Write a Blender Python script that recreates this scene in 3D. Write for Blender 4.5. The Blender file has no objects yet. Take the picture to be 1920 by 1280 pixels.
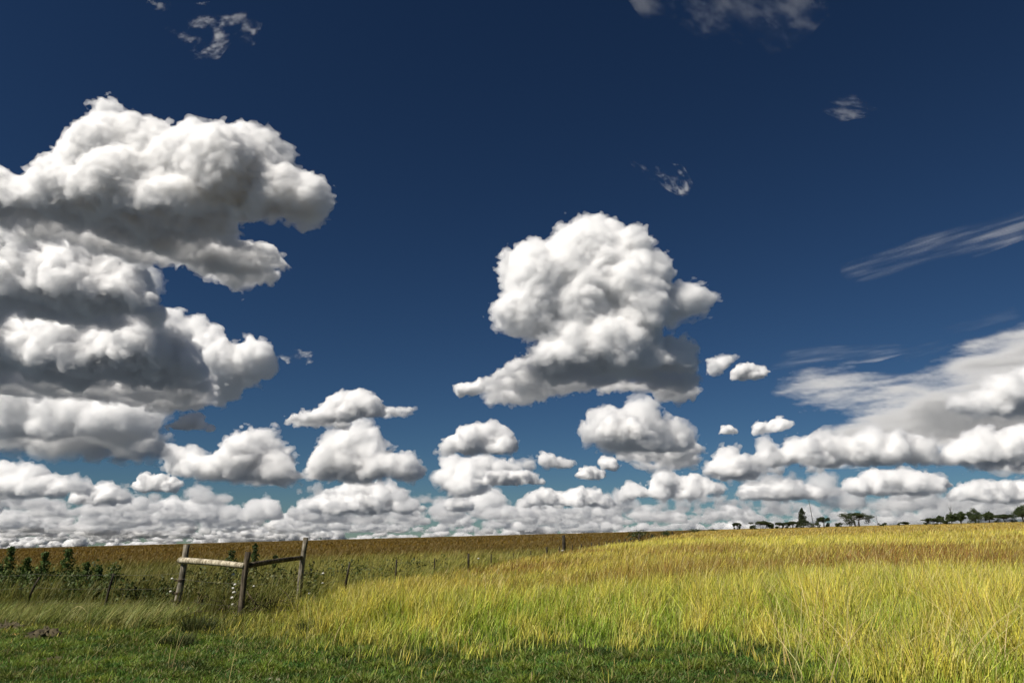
import bpy, math, time
import numpy as np
from mathutils import Vector, Matrix

# ------------------------------------------------------------------ camera, sky, sun
F = 1400.0                       # focal length in photo pixels (1920 wide)
PITCH = math.radians(15.0)
EYE = 1.6
sc = bpy.context.scene
COL = sc.collection
cam = bpy.data.objects.new('camera', bpy.data.cameras.new('camera')); COL.objects.link(cam)
cam.location = (0, 0, EYE); cam.rotation_euler = (math.pi / 2 + PITCH, 0, 0)
cam.data.sensor_width = 36; cam.data.lens = 36 * F / 1920
cam.data.clip_start = 0.1; cam.data.clip_end = 400000
sc.camera = cam

SUN = Vector((-0.74, -0.60, 0.98)).normalized()
w = bpy.data.worlds.new('World'); sc.world = w; w.use_nodes = True
wt = w.node_tree
sky = wt.nodes.new('ShaderNodeTexSky'); sky.sky_type = 'NISHITA'; sky.sun_disc = False
sky.sun_elevation = math.asin(SUN.z); sky.sun_rotation = math.atan2(SUN.x, SUN.y)
sky.altitude = 1500; sky.air_density = 1.0; sky.dust_density = 0.1; sky.ozone_density = 1.3
gam = wt.nodes.new('ShaderNodeGamma'); gam.inputs[1].default_value = 1.28
bg = wt.nodes['Background']; bg.inputs[1].default_value = 0.05
wt.links.new(sky.outputs[0], gam.inputs[0]); pol = wt.nodes.new('ShaderNodeMix'); pol.data_type = 'RGBA'; pol.blend_type = 'MULTIPLY'; pol.inputs[0].default_value = 1   # the photograph's polarised, deep sky
pol.inputs[7].default_value = (.212, .300, .368, 1)
wt.links.new(gam.outputs[0], pol.inputs[6]); wt.links.new(pol.outputs[2], bg.inputs[0])
sun = bpy.data.objects.new('sun', bpy.data.lights.new('sun', 'SUN')); COL.objects.link(sun)
sun.data.energy = 5.0; sun.data.angle = math.radians(0.5); sun.data.color = (1, 0.94, 0.85)
sun.rotation_euler = SUN.to_track_quat('Z', 'Y').to_euler(); sun.location = (-30, -25, 60)
sc.view_settings.view_transform = 'Standard'; sc.view_settings.look = 'None'
sc.view_settings.exposure = 0.2; sc.view_settings.gamma = 1.0
cy = sc.cycles
cy.max_bounces = 34; cy.volume_bounces = 30; cy.diffuse_bounces = 3; cy.glossy_bounces = 2
cy.transmission_bounces = 4; cy.transparent_max_bounces = 96
cy.use_adaptive_sampling = True; cy.adaptive_threshold = 0.025; cy.use_denoising = True
T0 = time.time()

# ------------------------------------------------------------------ helpers
CP, SP = math.cos(PITCH), math.sin(PITCH)
def ray(u, v):
    """direction of photo pixel (u, v), scaled so that forward (y) is 1"""
    x = (np.asarray(u, float) - 960) / F; y = (640 - np.asarray(v, float)) / F
    dy = CP - y * SP
    return x / dy, (SP + y * CP) / dy
def pix(u, v, D):
    a, b = ray(u, v)
    return np.array([a * D, D, EYE + b * D])

TILT, TILTY = 0.0256, 0.0100
def ground_z(x, y):
    x = np.asarray(x, float); y = np.asarray(y, float)
    r = np.hypot(x, y) + 1e-6
    k = np.minimum(r, 1200) / r
    z = TILT * x * k + TILTY * y * k
    slope = (TILT * x + TILTY * y) / r
    z = z + np.where(r > 1200, (np.minimum(slope, 0) - 0.02) * (r - 1200), 0)
    return z + 0.05 * np.sin(x * 0.9 + 1.3 * np.sin(y * 0.35)) * np.sin(y * 0.7 + 0.5) * np.exp(-(r / 40) ** 2)
def on_ground(u, v):
    """where the ray of photo pixel (u, v) meets the ground"""
    a, b = ray(u, v)
    D = EYE / (TILT * a + TILTY - b)
    return np.array([a * D, D, float(ground_z(a * D, D))])

def tag(o, label, cat, group=None, kind=None):
    o['label'] = label; o['category'] = cat
    if group: o['group'] = group
    if kind: o['kind'] = kind
    return o
def empty(name, loc, rz=0):
    o = bpy.data.objects.new(name, None); COL.objects.link(o); o.location = [float(c) for c in loc]
    o.rotation_euler.z = rz; o.empty_display_size = 0.3
    return o
def mesh_np(name, V, Q, mats, col=None, smooth=True):
    me = bpy.data.meshes.new(name); k = Q.shape[1]
    me.vertices.add(len(V)); me.vertices.foreach_set('co', np.ascontiguousarray(V, np.float32).ravel())
    me.loops.add(Q.size); me.loops.foreach_set('vertex_index', np.ascontiguousarray(Q, np.int32).ravel())
    me.polygons.add(len(Q)); me.polygons.foreach_set('loop_start', np.arange(0, Q.size, k, dtype=np.int32))
    me.polygons.foreach_set('use_smooth', np.full(len(Q), smooth))
    if col is not None:
        a = me.color_attributes.new('Col', 'FLOAT_COLOR', 'POINT')
        c = np.ones((len(V), 4), np.float32); c[:, :3] = col
        a.data.foreach_set('color', c.ravel())
    me.update()
    for m in mats: me.materials.append(m)
    return me
def obj(name, me, parent=None, loc=(0, 0, 0)):
    o = bpy.data.objects.new(name, me); COL.objects.link(o); o.location = [float(c) for c in loc]
    if parent: o.parent = parent
    return o

class MB:
    """collects tubes, blobs and leaf quads (all quads) with a colour per vertex"""
    def __init__(s): s.V = []; s.Q = []; s.C = []; s.n = 0
    def add(s, V, Q, C=(1, 1, 1)):
        V = np.asarray(V, float); s.V.append(V); s.Q.append(np.asarray(Q) + s.n)
        s.C.append(np.broadcast_to(np.asarray(C, float), (len(V), 3)).copy()); s.n += len(V)
    def tube(s, pts, radii, sides=8, rng=None, rough=0.0, C=(1, 1, 1), caps=True):
        pts = np.asarray(pts, float); radii = np.broadcast_to(np.asarray(radii, float), len(pts)).copy()
        t = np.gradient(pts, axis=0); t /= np.linalg.norm(t, axis=1)[:, None] + 1e-12
        up = np.array([0, 0, 1.0]) if abs(t[0, 2]) < 0.9 else np.array([1.0, 0, 0])
        n1 = np.cross(t, up); n1 /= np.linalg.norm(n1, axis=1)[:, None]; n2 = np.cross(t, n1)
        a = np.linspace(0, 2 * math.pi, sides, endpoint=False)
        prof = np.ones(sides) if rng is None else 1 + rough * rng.standard_normal(sides)
        rr = radii[:, None] * prof[None]
        if rng is not None: rr = rr * (1 + 0.35 * rough * rng.standard_normal(rr.shape))
        V = pts[:, None] + rr[..., None] * (np.cos(a)[None, :, None] * n1[:, None] + np.sin(a)[None, :, None] * n2[:, None])
        m = len(pts); i, j = np.meshgrid(np.arange(m - 1), np.arange(sides), indexing='ij'); j2 = (j + 1) % sides
        Q = np.stack([i * sides + j, i * sides + j2, (i + 1) * sides + j2, (i + 1) * sides + j], -1).reshape(-1, 4)
        V = V.reshape(-1, 3)
        if caps:
            V = np.concatenate([V, [pts[0]], [pts[-1]]]); b = m * sides
            j = np.arange(0, sides, 2)
            Q = np.concatenate([Q, np.stack([np.full(len(j), b), (j + 2) % sides, (j + 1) % sides, j], 1),
                                np.stack([np.full(len(j), b + 1), (m - 1) * sides + j, (m - 1) * sides + (j + 1) % sides, (m - 1) * sides + (j + 2) % sides], 1)])
        if len(np.shape(C)) == 2: C = np.repeat(np.asarray(C), sides, 0); C = np.concatenate([C, C[:1], C[-1:]]) if caps else C
        s.add(V, Q, C)
    def leaves(s, P, size, rng, C, droop=0.0, aspect=0.55):
        """one folded leaf quad at every point of P"""
        n = len(P); size = np.broadcast_to(size, n)
        d = rng.standard_normal((n, 3)); d[:, 2] -= droop; d /= np.linalg.norm(d, axis=1)[:, None]
        e = np.cross(d, rng.standard_normal((n, 3))); e /= np.linalg.norm(e, axis=1)[:, None] + 1e-9
        L = size[:, None]
        V = np.stack([P - d * L * .5, P + e * L * aspect * .5, P + d * L * .5, P - e * L * aspect * .5], 1).reshape(-1, 3)
        s.add(V, np.arange(4 * n).reshape(n, 4), np.repeat(np.broadcast_to(C, (n, 3)), 4, 0))
    def build(s, name, mat, parent=None, loc=(0, 0, 0), smooth=True):
        me = mesh_np(name, np.concatenate(s.V), np.concatenate(s.Q), [mat], np.concatenate(s.C), smooth)
        return obj(name, me, parent, loc)

# ------------------------------------------------------------------ materials
def new_mat(name):
    m = bpy.data.materials.new(name); m.use_nodes = True; t = m.node_tree; t.nodes.clear()
    return m, t, t.nodes.new('ShaderNodeOutputMaterial')
def foliage_mat(name, transl=0.35, rough=0.6, gloss=0.03):
    m, t, o = new_mat(name); N = t.nodes.new; L = t.links.new
    a = N('ShaderNodeAttribute'); a.attribute_name = 'Col'
    d = N('ShaderNodeBsdfDiffuse'); tr = N('ShaderNodeBsdfTranslucent'); mx = N('ShaderNodeMixShader'); mx.inputs[0].default_value = transl
    L(a.outputs['Color'], d.inputs[0]); L(a.outputs['Color'], tr.inputs[0]); L(d.outputs[0], mx.inputs[1]); L(tr.outputs[0], mx.inputs[2])
    g = N('ShaderNodeBsdfGlossy'); g.inputs['Roughness'].default_value = rough; g.inputs[0].default_value = (.9, .9, .8, 1)
    m2 = N('ShaderNodeMixShader'); m2.inputs[0].default_value = gloss
    L(mx.outputs[0], m2.inputs[1]); L(g.outputs[0], m2.inputs[2]); L(m2.outputs[0], o.inputs[0])
    return m
GRASS = foliage_mat('grass_blades'); LEAF = foliage_mat('leaves', .3)
def wood_mat(name, c1, c2, dark, scale=30):
    m, t, o = new_mat(name); N = t.nodes.new; L = t.links.new
    tc = N('ShaderNodeTexCoord'); mp = N('ShaderNodeMapping'); mp.inputs['Scale'].default_value = (scale, scale, scale * .06)
    n1 = N('ShaderNodeTexNoise'); n1.inputs['Scale'].default_value = 1; n1.inputs['Detail'].default_value = 8
    r = N('ShaderNodeValToRGB'); r.color_ramp.elements[0].position = .36; r.color_ramp.elements[0].color = (*dark, 1)
    r.color_ramp.elements[1].position = .66; r.color_ramp.elements[1].color = (*c2, 1)
    e = r.color_ramp.elements.new(.5); e.color = (*c1, 1)
    n2 = N('ShaderNodeTexNoise'); n2.inputs['Scale'].default_value = 5; n2.inputs['Detail'].default_value = 5
    r2 = N('ShaderNodeValToRGB'); r2.color_ramp.elements[0].position = .38; r2.color_ramp.elements[1].position = .6
    r2.color_ramp.elements[0].color = (.35, .33, .3, 1); r2.color_ramp.elements[1].color = (1, 1, 1, 1)
    mu = N('ShaderNodeMix'); mu.data_type = 'RGBA'; mu.blend_type = 'MULTIPLY'; mu.inputs[0].default_value = .8
    p = N('ShaderNodeBsdfPrincipled'); p.inputs['Roughness'].default_value = .85; p.inputs['Specular IOR Level'].default_value = .2
    bp = N('ShaderNodeBump'); bp.inputs['Strength'].default_value = .7; bp.inputs['Distance'].default_value = .01
    L(tc.outputs['Object'], mp.inputs[0]); L(mp.outputs[0], n1.inputs[0]); L(tc.outputs['Object'], n2.inputs[0]); L(n1.outputs[0], r.inputs[0]); L(n2.outputs[0], r2.inputs[0])
    L(r.outputs[0], mu.inputs[6]); L(r2.outputs[0], mu.inputs[7]); L(mu.outputs[2], p.inputs['Base Color'])
    L(n1.outputs[0], bp.inputs['Height']); L(bp.outputs[0], p.inputs['Normal']); L(p.outputs[0], o.inputs[0])
    return m
WOOD_GREY = wood_mat('weathered_wood', (.20, .18, .14), (.38, .34, .26), (.05, .045, .035))
WOOD_BROWN = wood_mat('brown_wood', (.10, .08, .055), (.21, .175, .12), (.025, .02, .014))
WOOD_PALE = wood_mat('bleached_wood', (.50, .45, .33), (.64, .58, .44), (.17, .13, .08))
WOOD_DARK = wood_mat('dark_wood', (.05, .042, .03), (.10, .085, .06), (.015, .012, .01))
def plain_mat(name, c, rough=.6, metal=0.0, scale=20, vary=.25):
    m, t, o = new_mat(name); N = t.nodes.new; L = t.links.new
    n = N('ShaderNodeTexNoise'); n.inputs['Scale'].default_value = scale; n.inputs['Detail'].default_value = 6
    r = N('ShaderNodeValToRGB'); r.color_ramp.elements[0].position = .35; r.color_ramp.elements[1].position = .68
    r.color_ramp.elements[0].color = (*[x * (1 - vary) for x in c], 1); r.color_ramp.elements[1].color = (*[min(1, x * (1 + vary)) for x in c], 1)
    p = N('ShaderNodeBsdfPrincipled'); p.inputs['Roughness'].default_value = rough; p.inputs['Metallic'].default_value = metal
    tc = N('ShaderNodeTexCoord'); L(tc.outputs['Object'], n.inputs[0]); L(n.outputs[0], r.inputs[0]); L(r.outputs[0], p.inputs['Base Color']); L(p.outputs[0], o.inputs[0])
    return m
WIRE = plain_mat('galvanised_wire', (.14, .13, .11), .6, .3)
WHITE = plain_mat('white_plastic', (.62, .60, .54), .5, 0, 40, .08)
BARK = plain_mat('bark', (.06, .045, .03), .9)
TWIG = plain_mat('dead_twigs', (.09, .065, .04), .9)
SOIL = plain_mat('soil', (.075, .060, .030), .95, 0, 6, .5)
STONE = plain_mat('pale_stone', (.42, .36, .28), .9, 0, 12, .3)
OCHRE = plain_mat('ochre_stone', (.50, .30, .10), .9, 0, 12, .3)

# ------------------------------------------------------------------ where things grow
FX, FY, FS = -4.93, 18.1, 0.2700           # the fence running away: through (FX, FY), FS metres right per metre forward
LEFT_RUN = [(-60, 30.0), (-19.5, 20.6), (-11.7, 19.0), (-9.62, 18.6), (-7.59, 17.8), (-5.52, 16.0)]
def fence_x(y): return FX + FS * (y - FY)
def left_side(x, y):
    """metres beyond the fence, positive on the far-left field's side"""
    lr = np.interp(x, [p[0] for p in LEFT_RUN], [p[1] for p in LEFT_RUN])
    return np.minimum((fence_x(y) - x) * .963, np.where(x < -5.52, y - lr, 1e3))
def tall_edge(x, y):
    """distance at which the tall grass begins, per direction"""
    u = 960 + F * 1.06 * (x / np.maximum(y, .1))
    return np.interp(u, [-400, 0, 150, 300, 450, 600, 700, 1000, 1300, 1430, 1520, 1600, 1700, 2400],
                     [16.5, 15.6, 15.4, 15.2, 14.4, 13.2, 12.5, 12.7, 12.3, 11.4, 9.8, 9.0, 8.0, 7.5])
def snoise(x, y, s, seed):
    """cheap smooth 2-D noise, about -1..1"""
    r = np.random.default_rng(seed); out = 0
    for _ in range(5):
        a = r.random() * 6.28; k = (0.6 + r.random()) * 6.28 / s; p = r.random() * 6.28; q = r.random() * 6.28
        xx = x * math.cos(a) + y * math.sin(a); yy = y * math.cos(a) - x * math.sin(a)
        out = out + np.sin(xx * k + p + 1.2 * np.sin(yy * k * .7 + q))
    return out / 3.0
def mixc(a, b, t):
    return np.asarray(a)[None] * (1 - t[:, None]) + np.asarray(b)[None] * t[:, None]
def sstep(a, b, x):
    t = np.clip((x - a) / (b - a), 0, 1); return t * t * (3 - 2 * t)

# ------------------------------------------------------------------ ground
def build_ground():
    rings = np.concatenate([[0.0], np.geomspace(1.5, 70000, 300)]); na = 360
    a = np.linspace(0, 2 * math.pi, na, endpoint=False)
    R, A = np.meshgrid(rings, a, indexing='ij')
    X, Y = (R * np.sin(A)).ravel(), (R * np.cos(A)).ravel(); Z = ground_z(X, Y)
    m = len(rings); i, j = np.meshgrid(np.arange(m - 1), np.arange(na), indexing='ij'); j2 = (j + 1) % na
    Q = np.stack([i * na + j, i * na + j2, (i + 1) * na + j2, (i + 1) * na + j], -1).reshape(-1, 4)
    Q = Q[:, ::-1]
    r = np.hypot(X, Y); side = left_side(X, Y)
    lawn = np.array((.045, .055, .015)); golden = np.array((.20, .16, .04)); far_r = np.array((.25, .18, .045)); brown = np.array((.13, .08, .012)); green = np.array((.06, .07, .015))
    te = tall_edge(X, Y)
    t = sstep(-.5, 1.5, Y - te); C = mixc(lawn, (.11, .10, .025), t)
    t = sstep(30, 90, r); C = C * (1 - t[:, None]) + far_r * t[:, None]
    tl = sstep(-.5, 2.0, side) * (Y > 5)
    L = mixc(green, brown, sstep(36, 80, r + 10 * snoise(X, Y, 30, 3)))
    C = C * (1 - tl[:, None]) + L * tl[:, None]
    t = sstep(700, 2200, r); C = C * (1 - t[:, None]) + np.array((.06, .075, .095)) * t[:, None]  # haze blue put into the far ground's colour, cooling bounce light under clouds
    m_, nt, o = new_mat('field_ground'); N = nt.nodes.new; K = nt.links.new
    at = N('ShaderNodeAttribute'); at.attribute_name = 'Col'; geo = N('ShaderNodeNewGeometry')
    mp = N('ShaderNodeMapping'); mp.inputs['Scale'].default_value = (1, .35, 1); K(geo.outputs['Position'], mp.inputs[0])
    n1 = N('ShaderNodeTexNoise'); n1.inputs['Scale'].default_value = .9; n1.inputs['Detail'].default_value = 9; n1.inputs['Roughness'].default_value = .75
    K(mp.outputs[0], n1.inputs[0])
    mr = N('ShaderNodeMapRange'); mr.inputs[1].default_value = .3; mr.inputs[2].default_value = .7; mr.inputs[3].default_value = .45; mr.inputs[4].default_value = 1.5
    K(n1.outputs[0], mr.inputs[0])
    vm = N('ShaderNodeVectorMath'); vm.operation = 'SCALE'; K(at.outputs['Vector'], vm.inputs[0]); K(mr.outputs[0], vm.inputs['Scale'])
    d = N('ShaderNodeBsdfDiffuse'); K(vm.outputs[0], d.inputs[0])
    b = N('ShaderNodeBump'); b.inputs['Strength'].default_value = .6; b.inputs['Distance'].default_value = .15; K(n1.outputs[0], b.inputs['Height']); K(b.outputs[0], d.inputs['Normal'])
    K(d.outputs[0], o.inputs[0])
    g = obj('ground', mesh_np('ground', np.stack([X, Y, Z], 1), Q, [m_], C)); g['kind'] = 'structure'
build_ground()

# ------------------------------------------------------------------ grass
def blades(name, label, x, y, h, w, lean, cols, rng, curve=.5, levels=(0, .38, .72, 1.0), widths=(1, .9, .6, .12), face=None):
    """one strip per blade; cols is a list with one (n,3) colour per level; lean (n,2) is the tip's offset as a share of h"""
    n = len(x); z = ground_z(x, y) - .02
    a = rng.random(n) * math.pi if face is None else face
    wx, wy = np.cos(a) * w * .5, np.sin(a) * w * .5
    k = len(levels); V = np.empty((n, k, 2, 3), np.float32); C = np.empty((n, k, 2, 3), np.float32)
    for i, (l, q) in enumerate(zip(levels, widths)):
        b = (1 - curve) * l + curve * l * l * 1.2
        cx, cyy = x + lean[:, 0] * h * b, y + lean[:, 1] * h * b
        cz = z + h * l * np.sqrt(np.maximum(.15, 1 - .45 * (lean ** 2).sum(1) * l))
        for s, sg in ((0, -1), (1, 1)):
            V[:, i, s, 0] = cx + sg * wx * q; V[:, i, s, 1] = cyy + sg * wy * q; V[:, i, s, 2] = cz
        C[:, i] = cols[i][:, None]
    base = (np.arange(n) * 2 * k)[:, None]
    Q = np.concatenate([base + np.array([2 * i, 2 * i + 1, 2 * i + 3, 2 * i + 2]) for i in range(k - 1)])
    o = obj(name, mesh_np(name, V.reshape(-1, 3), Q, [GRASS], C.reshape(-1, 3), True))
    return tag(o, label, 'grass', None, 'stuff')
def scatter(y0, y1, n, rng, power=1.0, side=.78):
    """points in the wedge the camera sees, a little wider; more of them near when power > 1"""
    t = rng.random(n)
    y = y0 * (y1 / y0) ** t if power == 0 else (y0 ** (2 - power) + t * (y1 ** (2 - power) - y0 ** (2 - power))) ** (1 / (2 - power))
    return (rng.random(n) * 2 - 1) * side * y + 0.0, y
def vary(C, rng, s=.18):
    n = len(C); return np.clip(C * (1 + s * rng.standard_normal((n, 1))) * (1 + .06 * rng.standard_normal((n, 3))), .004, .95)
def wind(n, rng, mx=.30, sp=.22):
    return np.stack([mx + sp * rng.standard_normal(n), .05 + sp * rng.standard_normal(n)], 1)
def breeze(x, y, rng):
    n = len(x); k = .10 + .20 * sstep(10, 30, y) + .10 * snoise(x, y, 2.5, 61)
    return np.stack([k + .24 * rng.standard_normal(n), .04 + .22 * rng.standard_normal(n)], 1)

def build_lawn():
    rng = np.random.default_rng(11)
    x, y = scatter(7.0, 17.5, 520000, rng, 1.0)
    te = tall_edge(x, y)
    keep = (y < te + 1.5) & (left_side(x, y) < .3)
    bare = snoise(x, y, 2.2, 5) + .5 * snoise(x, y, .7, 6) > 1.15
    keep &= ~(bare & (rng.random(len(x)) < .75)); x, y = x[keep], y[keep]; n = len(x)
    pat = snoise(x, y, 1.1, 7) + .6 * snoise(x, y, .35, 8)
    h = .03 + .06 * rng.random(n) ** 2 + .05 * np.clip(pat, 0, 2) ** 1.5
    g = vary(mixc((.06, .15, .018), (.19, .25, .03), np.clip(.42 + .5 * pat, 0, 1)), rng, .22)
    g *= np.clip(.92 + .30 * snoise(x, y, 2.6, 9) + .15 * snoise(x, y, .8, 10), .45, 1.2)[:, None]; dry = rng.random(n) < .10; g[dry] = vary(np.tile((.30, .25, .10), (dry.sum(), 1)), rng)
    ln = rng.standard_normal((n, 2)) * .7
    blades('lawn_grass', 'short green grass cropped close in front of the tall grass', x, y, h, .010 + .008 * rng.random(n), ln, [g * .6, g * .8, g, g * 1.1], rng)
build_lawn()

def build_tall():
    rng = np.random.default_rng(12)
    parts = [scatter(7.2, 26, 270000, rng, 1.1), scatter(26, 70, 230000, rng, 1.3), scatter(70, 420, 130000, rng, 1.6)]
    x = np.concatenate([p[0] for p in parts]); y = np.concatenate([p[1] for p in parts])
    te = tall_edge(x, y); sd = left_side(x, y)
    edge = y - te + .8 * snoise(x, y, 2.0, 21) + .35 * snoise(x, y, .6, 27) + .45 * rng.standard_normal(len(x))
    keep = (edge > -rng.exponential(.75, len(x)) * (.4 + .6 * (snoise(x, y, 1.3, 28) > 0))) & (sd < .1 + .25 * rng.random(len(x))); x, y, edge = x[keep], y[keep], edge[keep]; n = len(x)
    r = np.hypot(x, y); u = x / y
    clump = snoise(x, y, 1.4, 22) + .6 * snoise(x, y, .5, 23); patch = snoise(x, y, 9, 24); big = snoise(x, y, 30, 25)
    left = sstep(-.12, -.42, u)                        # thinner, lower towards the corner post
    h = (.62 + .12 * clump + .1 * patch) * (.7 + .6 * rng.random(n)) * (.24 + .14 * sstep(-1.5, 0, edge) + .62 * sstep(-.2, 2.8, edge)) * (1 - .62 * left * sstep(26, 15, y))
    h = np.clip(h * (1 - .34 * sstep(.22, .0, u) * sstep(13, 20, y)), .1, 1.15)
    w_ = np.maximum(.006 + .006 * rng.random(n), r / 747 * (.30 + .35 * rng.random(n)))
    green = np.clip(.48 - .55 * clump - .3 * patch, 0, 1) * (1 - .5 * sstep(20, 50, r))
    mid = mixc((.74, .64, .10), (.30, .44, .035), green)
    seed = sstep(13.5, 20, y + 3 * patch) * (1 - sstep(36, 66, y + 12 * big)) * np.clip(.85 + .4 * snoise(x, y, 14, 26), .15, 1)
    seed = seed * (rng.random(n) < .85) * (.25 + .75 * sstep(-.25, .02, u))
    farc = sstep(60, 140, r); mid = mid * (1 - farc[:, None]) + mixc((.50, .35, .07), (.40, .31, .05), np.clip(.5 + .5 * big, 0, 1)) * farc[:, None]
    tip = mid * (1 - seed[:, None]) + np.array((.28, .13, .034)) * seed[:, None]
    pale = rng.random(n) < .22 * (1 - .7 * seed); tip[pale] = (.74, .62, .28); mid[pale] = .5 * mid[pale] + .5 * np.array((.70, .58, .22)); dk = rng.random(n) < .22; mid[dk] *= .45; tip[dk] *= .5
    lf_ = left * sstep(40, 14, y) * (rng.random(n) < .85); mid = mid * (1 - lf_[:, None]) + mixc((.10, .14, .02), (.20, .20, .04), rng.random(n)) * lf_[:, None]; tip = tip * (1 - .7 * lf_[:, None]) + np.array((.20, .19, .05)) * .7 * lf_[:, None]
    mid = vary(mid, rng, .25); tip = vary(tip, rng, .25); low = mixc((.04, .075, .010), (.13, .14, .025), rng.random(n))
    m2 = mid * (1 - .75 * seed[:, None]) + tip * .75 * seed[:, None]
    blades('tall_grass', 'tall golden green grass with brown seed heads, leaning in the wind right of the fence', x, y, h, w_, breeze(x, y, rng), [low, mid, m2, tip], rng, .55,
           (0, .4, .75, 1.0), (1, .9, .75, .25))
build_tall()

def build_stalks():
    """single dry stalks that stand out of the lawn's edge and the near tall grass"""
    rng = np.random.default_rng(13)
    x, y = scatter(7.8, 20, 9500, rng, 1.0)
    k = (snoise(x, y, 1.2, 31) > .75) | ((x / y > .33) & (rng.random(len(x)) < .55)); k &= left_side(x, y) < -.2
    k &= (x / y > .1) | (rng.random(len(x)) < .22); k |= rng.random(len(x)) < .003; x, y = x[k], y[k]; n = len(x)
    h = .35 + .55 * rng.random(n); h *= np.where(x / y > .2, 1.15, .8)
    c = vary(mixc((.70, .57, .25), (.46, .44, .12), rng.random(n)), rng, .14)
    blades('dry_stalks', 'thin pale dry stalks standing out of the near grass', x, y, h, .006 + .005 * rng.random(n), wind(n, rng, .2, .42), [c * .7, c, c, c * 1.1], rng, .7,
           (0, .4, .75, 1.0), (1, .9, .7, .3))
build_stalks()

def build_field():
    rng = np.random.default_rng(14)
    parts = [scatter(15, 36, 170000, rng, 1.1, .86), scatter(36, 110, 170000, rng, 1.4, .82), scatter(110, 700, 90000, rng, 1.7, .82)]
    x = np.concatenate([p[0] for p in parts]); y = np.concatenate([p[1] for p in parts])
    sd = left_side(x, y); k = sd > -.15 + .3 * rng.random(len(x)) - .2; x, y, sd = x[k], y[k], sd[k]; n = len(x)
    r = np.hypot(x, y); patch = snoise(x, y, 5, 41); cl = snoise(x, y, 1.3, 42)
    br = sstep(36, 74, r + 9 * patch); gl = sstep(-.42, -.12, x / y)
    h = (.55 + .16 * cl + .14 * patch) * (.6 + .7 * rng.random(n)); h = np.clip(h * (1 - .25 * br), .12, 1.1)
    w_ = np.maximum(.009, r / 747 * (.32 + .4 * rng.random(n)))
    mid = mixc((.085, .11, .018), (.17, .16, .03), np.clip(.45 + .45 * cl, 0, 1)); mid = mid * (1 - gl[:, None]) + mixc((.17, .21, .03), (.34, .30, .06), np.clip(.5 + .4 * cl, 0, 1)) * gl[:, None]
    mid = mid * (1 - br[:, None]) + mixc((.115, .072, .010), (.17, .11, .016), np.clip(.5 + .4 * snoise(x, y, 25, 43), 0, 1)) * br[:, None]
    gold = rng.random(n) < .22 * (1 - br) + .06; tip = mid * 1.15; tip[gold] = (.42, .33, .09)
    yel = (br > .3) & (rng.random(n) < .14 * (1 - .8 * sstep(60, 150, r))); tip[yel] = (.40, .32, .04)
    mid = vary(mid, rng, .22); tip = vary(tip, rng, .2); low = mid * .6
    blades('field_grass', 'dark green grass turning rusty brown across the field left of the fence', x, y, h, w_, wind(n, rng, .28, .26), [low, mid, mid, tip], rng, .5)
    # the pale tussock fringe at the foot of the left fence
    x = -22 + 15.2 * rng.random(26000); y0 = np.interp(x, [p[0] for p in LEFT_RUN], [p[1] for p in LEFT_RUN]); y = y0 - 2.6 + 2.9 * rng.random(len(x))
    k = snoise(x, y, 1.6, 44) > -.35; x, y = x[k], y[k]; n = len(x); h = .20 + .26 * rng.random(n)
    c = vary(mixc((.36, .35, .12), (.16, .21, .04), np.clip(.5 + .6 * snoise(x, y, 1.1, 45), 0, 1)), rng, .2)
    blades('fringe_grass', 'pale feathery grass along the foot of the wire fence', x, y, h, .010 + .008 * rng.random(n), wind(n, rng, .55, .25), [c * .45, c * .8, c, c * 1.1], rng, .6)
build_field()

# ------------------------------------------------------------------ weeds and shrubs
def leafy(mb, rng, h, rad, n, size, c1, c2, top=.15, base=.0):
    """leaves on a spire: wide below, narrow on top, in whorls with gaps"""
    k = rng.random(n) ** 1.25; z = base + k * (h - base)
    rr = rad * (1 - k * (1 - top)) * (.75 + .5 * np.sin(k * 34 + 2 * rng.random()) * .5)
    a = rng.random(n) * 6.283; q = np.sqrt(rng.random(n))
    lob = 1 + .35 * np.sin(a * 3 + k * 9)
    P = np.stack([rr * q * lob * np.cos(a), rr * q * lob * np.sin(a), z], 1)
    C = vary(mixc(c1, c2, rng.random(n)), rng, .25)
    mb.leaves(P, size * (.6 + .7 * rng.random(n)), rng, C, .25, .6)
def weed(u, D, h, rad, label, seed, n=420, group='tall weeds behind the left fence', c1=(.042, .085, .018), c2=(.105, .155, .035), size=.068):
    rng = np.random.default_rng(seed); a, _ = ray(u, 1000); x, y = a * D, D
    o = empty('weed_plant', (x, y, ground_z(x, y))); tag(o, label, 'weed', group)
    s = MB(); s.tube([(0, 0, -.05), (.02, .01, h * .5), (.03, .0, h * .95)], [.014, .010, .004], 6, caps=False)
    for i in range(7):
        z = h * (.12 + .1 * i); t = rng.random() * 6.28; q = rad * (1 - z / h) * .9
        s.tube([(.02, 0, z), (q * math.cos(t) * .6, q * math.sin(t) * .6, z + q * .3), (q * math.cos(t), q * math.sin(t), z + q * .6)], [.007, .005, .003], 5, caps=False)
    s.build('stem', BARK, o)
    m = MB(); leafy(m, rng, h, rad * 1.5, int(n * 2.8), size * 1.1, c1, c2); m.build('leaves', LEAF, o, smooth=False)
    return o
WEEDS = [(8, 22.0, 1.15, .50, 'broad dark green weed at the frame edge of the left field'), (27, 22.5, 1.62, .34, 'tallest spire-shaped dark weed, its tip against the sky'),
         (60, 22.0, 1.30, .32, 'dark leafy weed in the gap between two taller spires'), (92, 22.3, 1.45, .34, 'slim dark weed with pale bud near its tip, leftmost bent stick below it'),
         (134, 22.6, 1.52, .40, 'pyramid-shaped dark green weed standing apart above the left fence'), (172, 22.4, 1.12, .26, 'thin pale green weed right of the pyramid-shaped one'),
         (196, 22.8, .98, .22, 'small loose weed near the curved fence stick')]
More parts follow.
